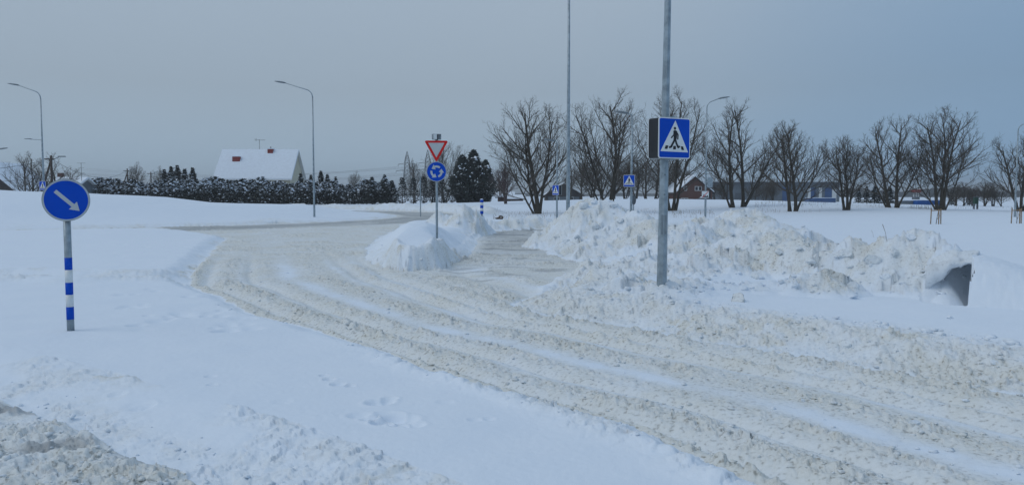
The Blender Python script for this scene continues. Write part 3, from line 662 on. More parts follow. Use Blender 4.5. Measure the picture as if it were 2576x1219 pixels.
def crossing_sign(loc, rz, S, label, depth=.26, detail=True, mirror=False):
    t = empty('pedestrian_crossing_sign', loc, rz)
    h = MB(); h.prism(rrect(S * .97, S * .99, .03), -depth / 2, depth / 2).build('housing', M['black'], t)
    for yy, sg in ((-depth / 2, -1),) + (((depth / 2, 1),) if detail else ()):
        def pr(poly, a, b):
            q = [(p[0] * (-sg if sg > 0 else 1), p[1]) for p in poly]; return MB().prism(q, yy + sg * b, yy + sg * a) if sg < 0 else MB().prism(q, yy + a, yy + b)
        fr = pr(rrect(S, S * 1.01, .045), .0, .012).build('frame', M['white'], t)
        fa = pr(rrect(S * .945, S * .955, .03), .010, .016).build('face', M['blue'], fr)
        k = S / .7
        pr([(-.311 * k, -.232 * k), (.302 * k, -.24 * k), (.01 * k, .305 * k)], .015, .019).build('white_triangle', M['white'], fr)
        if sg > 0 and not detail: continue
        m = MB(); mir = -1 if mirror else 1
        def N(x, y): return (mir * (x - 1593) / 125 * .35 * k, (440 - y) / 157 * .35 * k)
        def put(poly, o): 
            pts = [(p[0] * (-1 if sg > 0 else 1), p[1]) for p in poly]; m.prism(pts, yy + sg * (.021 + o), yy + sg * .018)
        def st(pts, w, o):
            for i, (a, b) in enumerate(zip(pts[:-1], pts[1:])):
                (ax, az), (bx, bz) = N(*a), N(*b); d = Vector((bx - ax, bz - az)).normalized(); nx, nz = -d.y * w * k / 2, d.x * w * k / 2
                put([(ax + nx, az + nz), (bx + nx, bz + nz), (bx - nx, bz - nz), (ax - nx, az - nz)], o + i * .0004); put(circ(w * k / 2, 8, bx, bz), o + i * .0004 + .0002)
        put(circ(.026 * k, 14, *N(1593, 364)), 0)
        put([N(*p) for p in ((1580, 386), (1590, 378), (1604, 380), (1613, 400), (1608, 440), (1602, 460), (1582, 458), (1586, 410))], .0006)
        st([(1587, 390), (1584, 416), (1566, 437)], .024, .001); st([(1604, 388), (1618, 414), (1616, 446)], .024, .0022)
        st([(1590, 455), (1577, 482), (1565, 507), (1553, 512)], .036, .0034); st([(1598, 455), (1606, 482), (1620, 510), (1628, 505)], .034, .005)
        m.build('walking_figure', M['black'], fr)
        for q in (((1522, 498), (1543, 500), (1535, 526), (1513, 525)), ((1582, 500), (1602, 500), (1602, 527), (1580, 527)), ((1641, 502), (1660, 502), (1668, 530), (1648, 530))):
            m = MB(); m.prism([((N(*p)[0]) * (-1 if sg > 0 else 1), N(*p)[1]) for p in q], yy + sg * .0215, yy + sg * .018); m.build('zebra_stripe', M['black'], fr)
    for sg in (1, -1): MB().box((.0, .0, sg * S * .52), (.10, depth * .8, .03)).build('bracket', M['galv'], t)
    return tag(t, label, 'traffic sign', 'illuminated pedestrian crossing signs')
# ------------------------------------------------------------------ lamp posts
def lamp_post(px, Y, top_py, label, arm=0, arm_len=1.8, rise=.5, r0=.085, r1=.04, base_h=None, bend=.5, lean=0, head=True, loc=None, name='lamp_post', side_arm=False, out=0.0, armdir=None):
    if loc: x, Y = loc
    else: x = D(px, HOR, Y)[0]
    zb = zat(x, Y) if base_h is None else base_h
    top = D(px if not loc else 1288 + x / Y * FPX, top_py, Y)[2] - zb
    t = empty(name, (x, Y, zb)); t.rotation_euler = (0, lean, 0)
    m = MB()
    shaft = top - rise - (bend if arm else 0) if arm else top
    m.tube([(0, 0, -.5), (0, 0, 0), (0, 0, shaft * .5), (0, 0, shaft)], [r0, r0, (r0 + r1) / 2, r1], 12).build('pole', M['galv'], t, True)
    if arm:
        d = Vector(armdir) if armdir else Vector((arm, 0)); d.normalize()
        pts = []; n = 8
        for i in range(n + 1):
            a = R(72) * i / n; ro = bend / math.sin(R(72)); pts.append((ro * (1 - math.cos(a)), ro * math.sin(a)))
        ex, ez = pts[-1]; L = max(arm_len - ex, .1); pts.append((ex + L, ez + rise * .85))
        P3 = [(d.x * p, d.y * p, shaft + z) for p, z in pts]
        m = MB().tube(P3, [r1] * 3 + [r1 * .85] * (len(P3) - 4) + [r1 * .7], 8); m.build('arm', M['galv'], t, True)
        if head:
            e = Vector(P3[-1]); dd = Vector((d.x, d.y, .16)).normalized(); sd = Vector((-d.y, d.x, 0))
            m = MB(); secs = ((-.05, .06, .04), (.12, .13, .075), (.55, .17, .07), (.82, .12, .03)); vs = []; fs = []
            for u, w, th in secs:
                c = e + dd * u; upv = dd.cross(sd) * -1
                if upv.z < 0: upv = -upv
                vs += [c + sd * w + upv * th * .3, c + sd * w * .6 + upv * th, c - sd * w * .6 + upv * th, c - sd * w + upv * th * .3, c - sd * w * .8 - upv * th * .6, c + sd * w * .8 - upv * th * .6]
            for i in range(3):
                for k in range(6): fs.append((i * 6 + k, i * 6 + (k + 1) % 6, i * 6 + 6 + (k + 1) % 6, i * 6 + 6 + k))
            fs += [tuple(range(5, -1, -1)), tuple(range(18, 24))]
            hd = m.add(vs, fs).build('lamp_head', M['galv_d'], t, True)
    if side_arm:
        z = shaft * .56
        MB().tube([(0, 0, z), (-1.0, 0, z + .06), (-1.0, 0, z + .06)], [.03, .025, .02], 6).build('side_arm', M['galv'], t)
        MB().box((-1.12, 0, z + .09), (.5, .2, .06), 0, .02).build('side_lamp', M['galv_d'], t)
    return tag(t, label, 'lamp post', 'street lamp posts')
# main post by the crossing
def main_post():
    Y = 13.8; x = D(1665, 690, Y)[0]; zb = zat(x, Y)
    t = empty('lamp_post', (x, Y, zb)); t.rotation_euler = (0, R(.55), 0)
    MB().tube([(0, 0, -.7), (0, 0, 0), (0, 0, 2.6), (0, 0, 5.5), (0, 0, 8.5)], [.094, .092, .072, .055, .042], 8).build('pole', M['galv'], t)
    MB().tube([(0, 0, 8.5), (.02, 0, 8.9), (-.5, -.1, 9.1), (-1.2, -.2, 9.2)], [.042, .04, .035, .03], 8).build('arm', M['galv'], t)
    MB().box((-1.5, -.22, 9.22), (.7, .26, .09), 0, .03).build('lamp_head', M['galv_d'], t)
    p = MB(); p.box((0, -.074, 1.02), (.09, .012, .34), 0, .004).build('service_door', M['galv_d'], t)
    for z in (1.55, 1.9): MB().box((0, -.078, z), (.03, .012, .03), 0, .003).build('bolt', M['galv_d'], t)
    tag(t, 'thick galvanised lamp post standing in snow and carrying the large crossing sign', 'lamp post', 'street lamp posts')
    cx, _, cz = D(1676, 350, Y)
    s = crossing_sign((cx + .03, Y - .10, cz), R(28), .70, 'large blue pedestrian crossing sign box on the thick galvanised post', .27)
main_post()
lamp_post(790, 62, 206, 'slender lamp post with long curved arm in front of the dark hedge', -1, 2.15, .62, .085, .045, bend=.6)
lamp_post(111, 63, 212, 'lamp post with curved arm and a small side lamp behind the white mound', -1, 1.75, .55, .085, .045, bend=.6, side_arm=True)
lamp_post(-58, 75, 374, 'lamp post whose drooping head shows above the far left snow roof', 1, 2.3, .4, .08, .04, bend=.5)
lamp_post(1429, 36, -90, 'tall plain lamp post rising from behind the tall snow heap', 0, r0=.095, r1=.05)
lamp_post(1588, 47, 285, 'lamp post with short head carrying the crossing sign beyond the tall snow heap', -1, .25, .06, .085, .045, bend=.12)
lamp_post(1401, 56, 354, 'lamp post with tiny head beside the forked tree and dark gabled house', -1, .2, .05, .075, .04, bend=.12)
lamp_post(1775, 62, 247, 'lamp post with hooked arm in front of the brown brick house', 1, .95, .25, .085, .04, bend=.55)
lamp_post(2555, 62, 305, 'lamp post with hooked arm beside the staked sapling near the bushes', 1, 1.5, .25, .085, .04, bend=.5)
x, _, z = D(1584, 455, 47); crossing_sign((x - .02, 46.85, z), R(-24), .70, 'blue pedestrian crossing sign on the post behind the tall snow heap', .26)
x, _, z = D(1401, 478, 56); crossing_sign((x, 55.85, z), R(-52), .70, 'blue pedestrian crossing sign turned aside by the dark gabled house', .26)
x, _, z = D(114, 467, 62.8); crossing_sign((x, 62.6, z), R(-20), .70, 'blue pedestrian crossing sign peeping out behind the round keep right sign', .2)
# signs on the hooked lamp post
def town_end():
    Y = 61.8; x, _, z = D(1774, 489, Y); t = empty('town_end_sign', (x, Y, z))
    MB().prism(rrect(.56, .54, .03), -.06, -.04).build('plate', M['white'], t)
    m = MB(); sk = [(-.24, -.22), (-.24, -.14), (-.16, -.14), (-.16, -.04), (-.12, .02), (-.08, -.04), (-.08, -.13), (.0, -.13), (.0, -.08), (.06, -.08), (.06, -.14), (.13, -.14), (.13, -.07), (.2, -.07), (.2, -.15), (.24, -.15), (.24, -.22)]
    m.prism(sk[::-1], -.064, -.058).build('skyline_symbol', M['black'], t)
    MB().prism([(-.26, -.24), (-.20, -.24), (.26, .24), (.20, .24)], -.068, -.06).build('red_stripe', M['red'], t)
    MB().box((.2, .1, .0), (.5, .04, .56)).build('rear_plate', M['black'], t)
    tag(t, 'small white town end sign crossed by a red stripe on the hooked lamp post', 'traffic sign')
    x, _, z = D(1786, 459, Y); t = empty('upright_sign', (x, Y, z))
    MB().prism(rrect(.42, .80, .04), -.02, .01).build('plate', M['galv'], t); [MB().box((-.1, .03, dz), (.3, .04, .04)).build('bracket', M['galv_d'], t) for dz in (.2, -.2)]
    tag(t, 'grey back of an upright sign on the hooked lamp post', 'traffic sign')
town_end()
def back_sign():
    Y = 50; x, _, z = D(1594, 503, Y); zb = zat(x, Y); t = empty('round_sign', (x, Y, zb))
    MB().tube([(0, 0, -.3), (0, 0, z - zb + .2)], .035, 8).build('post', M['galv'], t)
    MB().prism([(p[0] * .5, p[1] + z - zb) for p in circ(.3, 28)], -.06, -.04).build('plate', M['back'], t)
    tag(t, 'round sign seen from its dark back beside the far crossing post', 'traffic sign')
    Y = 74; x = D(1058, 527, Y)[0]; zb = zat(x, Y); top = D(1058, 444, Y)[2] - zb; t = empty('sign_post', (x, Y, zb))
    MB().tube([(0, 0, -.3), (0, 0, top)], .05, 8).build('post', M['galv'], t); MB().box((.03, .06, top - .28), (.12, .03, .6)).build('plate', M['back'], t)
    tag(t, 'thin grey sign post seen edge on before the columnar thujas', 'traffic sign')
    Y = 42.5; x = D(1212, 545, Y)[0]; zb = zat(x, Y); top = D(1212, 502, Y)[2]; t = empty('marker_post', (x, Y, zb)); H = top - zb
    MB().tube([(0, 0, -.4), (0, 0, H)], .055, 12).build('post', M['galv'], t, True)
    n = 5; L = min(.78, H - .08)
    for k in range(n):
        a = H - L * k / n; MB().tube([(0, 0, a - L / n), (0, 0, a)], .09, 14).build('reflective_band', M['blue' if k % 2 == 0 else 'white'], t, True)
    MB().tube([(0, 0, H), (0, 0, H + .03), (0, 0, H + .05)], [.1, .08, .02], 12).build('snow_cap', M['cap'], t, True)
    tag(t, 'short blue and white striped marker post in the snow bank', 'marker post')
back_sign()
# ------------------------------------------------------------------ bare trees
class TB:                                    # gathers tapered branches quickly
    def __init__(s): s.v = []; s.f = []
    def limb(s, pts, rad, n):
        o = len(s.v); t0 = pts[-1] - pts[0]; a = t0.orthogonal().normalized(); b = t0.normalized().cross(a)
        for p, r in zip(pts, rad):
            for k in range(n):
                an = 6.2832 * k / n; q = p + (a * math.cos(an) + b * math.sin(an)) * r; s.v.append((q.x, q.y, q.z))
        for i in range(len(pts) - 1):
            for k in range(n): s.f.append((o + i * n + k, o + i * n + (k + 1) % n, o + (i + 1) * n + (k + 1) % n, o + (i + 1) * n + k))
def bare_tree(seed, H, stems, spread=.5, dens=1.0, r0=.17, up=.55, twig_r=.0085, kids=(12, 7, 4)):
    rs = random.Random(seed); T = TB(); C = TB()
    def grow(p, d, L, r, lvl, tb):
        n = (9, 7, 5, 4, 3)[lvl]; pts = [p.copy()]; dirs = []; q = p.copy(); d = d.normalized()
        for i in range(n):
            d = (d + Vector((rs.gauss(0, .045 + .035 * lvl), rs.gauss(0, .045 + .035 * lvl), rs.gauss(0, .04))) + Vector((0, 0, (up if lvl else .10) * .15))).normalized()
            q = q + d * (L / n); pts.append(q.copy()); dirs.append(d.copy())
        e = .28 if lvl < 2 else .45
        rad = [max(r * (1 - (1 - e) * i / n), twig_r * .6) for i in range(n + 1)]
        if lvl == 0: rad[0] *= 1.35
        tb.limb(pts, rad, (8, 5, 4, 3, 3)[lvl])
        if lvl >= 4: return
        cnt = int(round((kids + (3,))[lvl] * dens * rs.uniform(.8, 1.25))) if lvl < 3 else rs.choice((2, 3, 3))
        for c in range(cnt):
            t = (.16 + .82 * (c + rs.random()) / cnt) if lvl == 0 else (.15 + .85 * (c + rs.random()) / cnt)
            i = min(int(t * n), n - 1); base = pts[i].lerp(pts[i + 1], t * n - i)
            dd = dirs[i]; o = dd.orthogonal().normalized(); o.rotate(Matrix.Rotation(c * 2.4 + rs.uniform(-.6, .6), 3, dd))
            ang = R(rs.uniform(26, 46)) * ((1.5 - .5 * t) if lvl == 0 else 1); nd = dd * math.cos(ang) + o * math.sin(ang)
            if nd.z < 0: nd.z *= .25
            if lvl == 0: LL = L * spread * 1.3 * (1.08 - .84 * t) * rs.uniform(.8, 1.2); rr = r * (.55 - .28 * t)
            else: LL = L * (.62 - .30 * t) * rs.uniform(.7, 1.2); rr = max(rad[i] * .58, twig_r)
            grow(base, nd, max(LL, .25), max(rr, twig_r), lvl + 1, C)
    for (dx, dy, ax, ay, hk, rk) in stems:
        d = Vector((ax, ay, 1)); grow(Vector((dx, dy, -.25)), d, H * hk, r0 * rk, 0, T)
    return T, C
TREE_MESH = []
def mesh_of(tb, name, m):
    me = bpy.data.meshes.new(name); me.from_pydata(tb.v, [], tb.f); me.update(); me.materials.append(m); me.polygons.foreach_set('use_smooth', [True] * len(tb.f)); return me
def place_tree(px, Y, H, stems, label, seed, group='bare trees of the row', **kw):
    x = D(px, HOR, Y)[0]; z = zat(x, Y); t = empty('bare_tree', (x, Y, z)); a, b = bare_tree(seed, H, stems, **kw)
    ma, mb = mesh_of(a, 'trunk', M['bark']), mesh_of(b, 'crown', M['twig']); TREE_MESH.append((ma, mb, H))
    for nm, me in (('trunk', ma), ('crown', mb)): o = bpy.data.objects.new(nm, me); col.objects.link(o); o.parent = t
    return tag(t, label, 'tree', group)
S2 = lambda a, b: [(-.22, 0, -a, .02, .97, 1), (.22, .1, b, .03, 1, 1)]
place_tree(1355, 72, 9.6, [(0, 0, -.16, .0, 1, 1.35), (-.1, .1, -.42, .1, .80, .85), (.05, 0, .08, -.05, .93, .9), (-.3, -.1, -.62, -.1, .72, .6)], 'wide spreading bare tree leaning left beside the dark gabled house', 1, spread=.48, up=.62)
place_tree(1532, 75, 10.6, [(0, 0, .03, 0, 1, 1.3), (-.15, 0, -.30, .05, .95, .9), (.12, 0, .22, 0, .9, .8), (-.2, .1, -.5, 0, .7, .6)], 'broad bare tree rising behind the peak of the tall snow heap', 2, spread=.46)
place_tree(1690, 80, 11.6, [(-.2, 0, -.16, 0, .95, 1.1), (.1, 0, .05, 0, 1, 1), (.35, .1, .24, 0, .9, .9)], 'bare tree standing right behind the thick galvanised post', 3, spread=.44)
place_tree(1845, 85, 10.2, [(0, 0, -.13, .03, 1, 1.25), (-.2, .1, -.34, 0, .78, .7)], 'slanting bare tree next to the hooked lamp post, left of a twin', 4, spread=.44)
place_tree(1869, 86, 11.0, [(0, 0, .07, 0, 1, 1.25), (.1, .1, .40, 0, .85, .9), (.1, 0, .58, .1, .66, .6)], 'bare tree with a long limb reaching over the grey warehouse', 5, spread=.40)
place_tree(1996, 75, 7.7, [(-.3, 0, -.14, 0, .95, 1.1), (.25, 0, .05, 0, 1, 1.1), (.3, .1, .32, 0, .85, .7)], 'bare tree with two trunks before the blue warehouse panels', 6, spread=.50)
place_tree(2130, 76, 6.5, [(-.15, 0, -.16, 0, .95, .9), (.1, .05, .04, 0, 1, .9), (.2, 0, .2, 0, .9, .8)], 'smallest bare tree of the row, between warehouse and little firs', 7, spread=.48)
place_tree(2248, 82, 8.8, [(-.4, 0, -.22, 0, .95, 1.15), (.35, 0, .12, 0, 1, 1.1), (-.5, .1, -.55, 0, .7, .7), (.4, 0, .35, 0, .8, .7)], 'bare tree with two stout trunks before the row of little firs', 8, spread=.46)
place_tree(2366, 80, 9.5, [(-.25, 0, -.10, 0, .93, 1.1), (.1, .1, .0, 0, 1, 1), (.35, 0, .06, 0, 1, 1), (.4, 0, .55, .1, .72, .6), (-.3, 0, -.58, .1, .68, .6)], 'bare tree with three trunks beside the blue container', 9, spread=.46)
place_tree(2568, 82, 7.3, [(-.2, 0, -.22, 0, .95, 1), (.1, 0, .04, 0, 1, 1), (.3, 0, .22, 0, .95, 1)], 'dense bare tree beside the hooked lamp post by the bushes', 10, spread=.52)
def tree_copy(k, px, Y, H, rz, label, group, red=False, squash=1.0):
    ma, mb, h0 = TREE_MESH[k]; x = D(px, HOR, Y)[0]; t = empty('bare_tree', (x, Y, zat(x, Y)), rz); s = H / (h0 * 1.05); t.scale = (s * squash, s * squash, s)
    for nm, me in (('trunk', ma), ('crown', mb)):
        o = bpy.data.objects.new(nm, me); col.objects.link(o); o.parent = t
        if red: o.material_slots[0].link = 'OBJECT'; o.material_slots[0].material = M['twig_red']
    return tag(t, label, 'tree', group)
# far thicket and garden trees
rs = random.Random(5)
for px, Y, H in ((1435, 128, 6.5), (1462, 140, 7.5), (1490, 135, 7), (1515, 145, 8), (1545, 138, 7.5), (1572, 145, 7.5), (1600, 135, 8), (1625, 142, 9), (1648, 138, 9), (1668, 146, 8.5), (1700, 150, 7.5), (1730, 152, 6.5)):
    tree_copy(rs.randrange(6), px, Y, H, rs.uniform(0, 6), 'bare tree of the dark thicket between the gabled house and brick house', 'bare trees of the far thicket', squash=1.25)
for px, Y, H in ((1800, 150, 5), (1822, 148, 4.6), (1900, 150, 5.2), (1925, 146, 4.4), (1945, 148, 4.6)):
    tree_copy(rs.randrange(6), px, Y, H, rs.uniform(0, 6), 'low bare tree growing against the long grey warehouse', 'bare trees before the warehouse', squash=1.3)
for px, Y, H, k in ((75, 95, 7.0, 2), (140, 100, 7.2, 4)):
    tree_copy(k, px, Y, H, px * .1, 'bare bushy tree behind the white mound %s the wooden power pole' % ('in front of' if k == 4 else 'to the house side of'), 'bare trees behind the mound', squash=1.25)
for px, Y, H in ((345, 170, 8.5), (405, 170, 7.6), (1044, 165, 9), (1118, 165, 13), (1090, 170, 8), (895, 175, 6.8)):
    tree_copy(rs.randrange(6), px, Y, H, rs.uniform(0, 6), 'leafless tree top showing above the evergreen hedge and thujas', 'leafless trees behind the hedge', squash=.9)
tree_copy(6, 1272, 105, 5.2, 1.0, 'small reddish bare tree on the snow beside the big pine', 'small reddish trees', True)
tree_copy(3, 1258, 150, 6.2, 2.0, 'reddish bare tree behind the low snowy roofs', 'small reddish trees', True, 1.3)
for px, Y, H in ((2405, 112, 2.9), (2425, 113, 3.4), (2450, 114, 3.0), (2478, 112, 3.6), (2500, 114, 3.2), (2520, 112, 3.0)):
    tree_copy(rs.randrange(6), px, Y, H, rs.uniform(0, 6), 'leafless bush of the clump behind the green bin', 'bushes behind the green bin', squash=1.7)
# ------------------------------------------------------------------ conifers
def conifer(seed, H, Rr, n, prof, spray=.38, snowfrac=.16, droop=.35, zlow=.03, clump=.35):
    rs = random.Random(seed); V = []; F = []; SV = []; SF = []
    bumps = [(rs.uniform(0, 6.28), rs.uniform(.1, .95), rs.uniform(-1, 1)) for _ in range(26)]
    for i in range(n):
        t = zlow + (1 - zlow) * rs.random() ** 1.15; a = rs.uniform(0, 6.2832)
        rr = prof(t) * Rr
        m = 1 + clump * sum(b[2] * math.exp(-((math.sin((a - b[0]) / 2) * 2.6) ** 2 + ((t - b[1]) / .09) ** 2)) for b in bumps)
        rr *= max(m, .4); rad = rr * (rs.random() ** .38); z = H * t
        c = Vector((rad * math.cos(a), rad * math.sin(a), z)); out = Vector((math.cos(a), math.sin(a), rs.uniform(-droop, droop * 1.6 + t * .8))).normalized()
        L = spray * rs.uniform(.6, 1.4); side = Vector((-math.sin(a), math.cos(a), rs.uniform(-.5, .5))).normalized(); w = L * rs.uniform(.25, .5)
        o = len(V); V += [tuple(c - out * L * .4 + side * w * .3), tuple(c - side * w + out * L * .1), tuple(c + out * L * .7), tuple(c + side * w + out * L * .15 - Vector((0, 0, L * .15)))]; F += [(o, o + 1, o + 2), (o, o + 2, o + 3)]
        if rad > rr * .72 and rs.random() < snowfrac * (.25 + 1.6 * math.exp(-((t - .72) / .22) ** 2)):
            q = len(SV); k = L * rs.uniform(.4, .85); up = c + out * L * .3 + Vector((0, 0, .05)) + Vector((math.cos(a), math.sin(a), 0)) * L * .25
            SV += [tuple(up + out * k + Vector((0, 0, -.12 * k))), tuple(up + side * k * .75), tuple(up - out * k * .5 + Vector((0, 0, .14 * k))), tuple(up - side * k * .7 - Vector((0, 0, .1 * k)))]; SF += [(q, q + 1, q + 2), (q, q + 2, q + 3)]
    tr = MB().tube([(0, 0, -.3), (0, 0, H * .5), (0, 0, H * .97)], [H * .022, H * .014, .02], 6)
    def mk(nm, v, f, m):
        me = bpy.data.meshes.new(nm); me.from_pydata(v, [], f); me.update(); me.materials.append(m); return me
    return (tr.mesh('trunk', M['bark']), mk('crown', V, F, M['conifer']), mk('snow_cover', SV, SF, M['cap']), H)
hedge_prof = lambda t: (.92 if t < .55 else .92 - .75 * ((t - .55) / .45) ** 1.5) * (.8 + .2 * min(t / .1, 1))
fir_prof = lambda t: max(1 - t, .02) ** .85 * (.9 + .25 * math.sin(t * 40))
thuja_prof = lambda t: (min(t / .25, 1) ** .4) * max(1 - t, .0) ** .38
pine_prof = lambda t: (.35 + .65 * min(t / .3, 1)) * max(1 - t, .01) ** .5
HEDGE = [conifer(20 + k, 4.2, 1.75, 1500, hedge_prof, .36, .34) for k in range(4)]
FIR = [conifer(30 + k, 6.5, 1.9, 1300, fir_prof, .42, .12) for k in range(3)]
THU = [conifer(40 + k, 4.4, .95, 900, thuja_prof, .26, .07, .1) for k in range(2)]
PINE = [conifer(50 + k, 9.0, 3.1, 2300, pine_prof, .62, .05, .5, .0, .55) for k in range(2)]
def put_con(proto, px, Y, H, label, group, name, sx=1, rz=0):
    x = D(px, HOR, Y)[0]; t = empty(name, (x, Y, zat(x, Y)), rz); s = H / proto[3]; t.scale = (s * sx, s * sx, s)
    c = None
    for nm, me in zip(('trunk', 'crown', 'snow_cover'), proto[:3]):
        o = bpy.data.objects.new(nm, me); col.objects.link(o); o.parent = c if nm == 'snow_cover' else t
        if nm == 'crown': c = o
        if nm == 'snow_cover': o['kind'] = 'stuff'
    return tag(t, label, 'tree', group)
rs = random.Random(8); px = 195
while px < 1000:
    Y = 136 + (px - 600) * .008; hh = 4.1 + .5 * math.sin(px * .013) + rs.uniform(-.35, .5)
    if px < 560: hh += .35
    put_con(HEDGE[rs.randrange(4)], px, Y, hh, 'snow dusted evergreen of the long dark hedge', 'evergreens of the long hedge', 'hedge_evergreen', rs.uniform(.85, 1.08), rs.uniform(0, 6)); px += rs.uniform(17, 23)
for px, H in ((415, 6.3), (432, 6.8), (448, 7.0), (466, 6.4), (486, 6.6)): put_con(FIR[rs.randrange(3)], px, 141, H, 'taller dark fir behind the hedge near the plain wooden pole', 'tall firs left of the house', 'fir_tree', 1, rs.uniform(0, 6))
for px, H in ((757, 5.6), (783, 5.3), (808, 6.0), (824, 5.4), (845, 4.9)): put_con(FIR[rs.randrange(3)], px, 141, H, 'taller dark fir behind the hedge at the lamp post side of the white roofed house', 'tall firs beside the lamp post', 'fir_tree', .95, rs.uniform(0, 6))
for px, H in ((936, 4.6), (968, 4.9)): put_con(FIR[rs.randrange(3)], px, 133, H, 'open fir with drooping snowy boughs at the end of the hedge', 'firs at the hedge end', 'fir_tree', 1.25, rs.uniform(0, 6))
for px, H in ((986, 4.0), (1012, 4.5), (1040, 4.4), (1066, 4.6), (1089, 4.4), (1111, 4.3), (1137, 4.5)): put_con(THU[rs.randrange(2)], px, 133, H, 'dark columnar thuja in the short row behind the roundabout sign', 'columnar thujas', 'thuja_tree', 1, rs.uniform(0, 6))
for px, H, Y, sx in ((1163, 7.9, 132, .88), (1192, 8.8, 134, .86), (1222, 7.0, 133, .80)):
    put_con(PINE[rs.randrange(2)], px, Y, H, 'big dark pine of the clump beside the thujas', 'big pines beside the thujas', 'pine_tree', sx, rs.uniform(0, 6))
for px, H in ((2160, 2.4), (2180, 2.7), (2200, 2.9), (2212, 1.9), (2226, 2.1), (2240, 2.6), (2255, 2.0), (2395, 2.2), (2440, 2.2)): put_con(FIR[rs.randrange(3)], px, 122, H, 'little fir in the low row behind the bare trees', 'little firs behind the tree row', 'fir_tree', 1.1, rs.uniform(0, 6))
# ------------------------------------------------------------------ houses
def gable_house(name, x0, x1, y0, depth, eave, ridge, wallm, roofm, label, along='x', z0=0, snow=.22, over=.5):
    t = empty(name, ((x0 + x1) / 2, y0, z0)); w = (x1 - x0) / 2
    wall = MB(); e = eave - z0; rg = ridge - z0
    if along == 'x':
        wall.add([(-w, 0, 0), (w, 0, 0), (w, depth, 0), (-w, depth, 0), (-w, 0, e), (w, 0, e), (w, depth, e), (-w, depth, e), (-w, depth / 2, rg), (w, depth / 2, rg)], [(0, 1, 5, 4), (1, 2, 6, 9, 5), (2, 3, 7, 6), (3, 0, 4, 8, 7)])
        a, b = -w - over, w + over; sl = (rg - e) / (depth / 2); lo = e - over * sl
        for s_, nm in ((1, 'roof'), (-1, 'roof')):
            y_e = -over if s_ > 0 else depth + over
            r = MB(); r.add([(a, y_e, lo), (b, y_e, lo), (b, depth / 2, rg + .02), (a, depth / 2, rg + .02), (a, y_e, lo + .14), (b, y_e, lo + .14), (b, depth / 2, rg + .16), (a, depth / 2, rg + .16)], [(0, 1, 5, 4), (1, 2, 6, 5), (3, 0, 4, 7), (0, 3, 2, 1), (4, 5, 6, 7)])
            ro = r.build('roof', roofm, t)
            c = MB(); c.add([(a + .05, y_e + s_ * .05, lo + .145), (b - .05, y_e + s_ * .05, lo + .145), (b - .05, depth / 2, rg + .165), (a + .05, depth / 2, rg + .165), (a + .08, y_e + s_ * .1, lo + .145 + snow), (b - .08, y_e + s_ * .1, lo + .145 + snow), (b - .08, depth / 2, rg + .165 + snow), (a + .08, depth / 2, rg + .165 + snow)], [(0, 1, 5, 4), (1, 2, 6, 5), (3, 0, 4, 7), (4, 5, 6, 7)])
            c.build('roof_snow', M['cap'], ro)
    else:                                     # gable faces the viewer
        wall.add([(-w, 0, 0), (w, 0, 0), (w, depth, 0), (-w, depth, 0), (-w, 0, e), (w, 0, e), (w, depth, e), (-w, depth, e), (0, 0, rg), (0, depth, rg)], [(0, 1, 5, 8, 4), (1, 2, 6, 5), (2, 3, 7, 9, 6), (3, 0, 4, 7)])
        sl = (rg - e) / w
        for s_ in (1, -1):
            xe = s_ * (w + over); lo = e - over * sl; r = MB()
            r.add([(xe, -over, lo), (0, -over, rg + .02), (0, depth + over, rg + .02), (xe, depth + over, lo), (xe, -over, lo + .16), (0, -over, rg + .18), (0, depth + over, rg + .18), (xe, depth + over, lo + .16)], [(0, 1, 5, 4), (1, 2, 6, 5), (2, 3, 7, 6), (3, 0, 4, 7), (0, 3, 2, 1), (4, 5, 6, 7)])
            ro = r.build('roof', roofm, t); c = MB(); xx = xe - s_ * .08
            c.add([(xx, -over + .06, lo + .165), (0, -over + .06, rg + .185), (0, depth, rg + .185), (xx, depth, lo + .165), (xx, -over + .1, lo + .165 + snow), (0, -over + .1, rg + .185 + snow), (0, depth, rg + .185 + snow), (xx, depth, lo + .165 + snow)], [(0, 1, 5, 4), (1, 2, 6, 5), (2, 3, 7, 6), (3, 0, 4, 7), (4, 5, 6, 7)])
            c.build('roof_snow', M['cap'], ro)
    wall.build('wall', wallm, t)
    return tag(t, label, 'house')
def window(t, x, z, w, h, y=-.0, bars=1):
    f = MB(); f.box((x, y - .03, z), (w, .1, h)); o = f.build('window', M['frame'], t)
    n = bars + 1; pw = (w - .12 * (n + 1) * .6) / n
    for k in range(n): MB().box((x - w / 2 + .07 + pw / 2 + k * (pw + .07), y - .085, z), (pw, .02, h - .16)).build('pane', M['glass'], o)
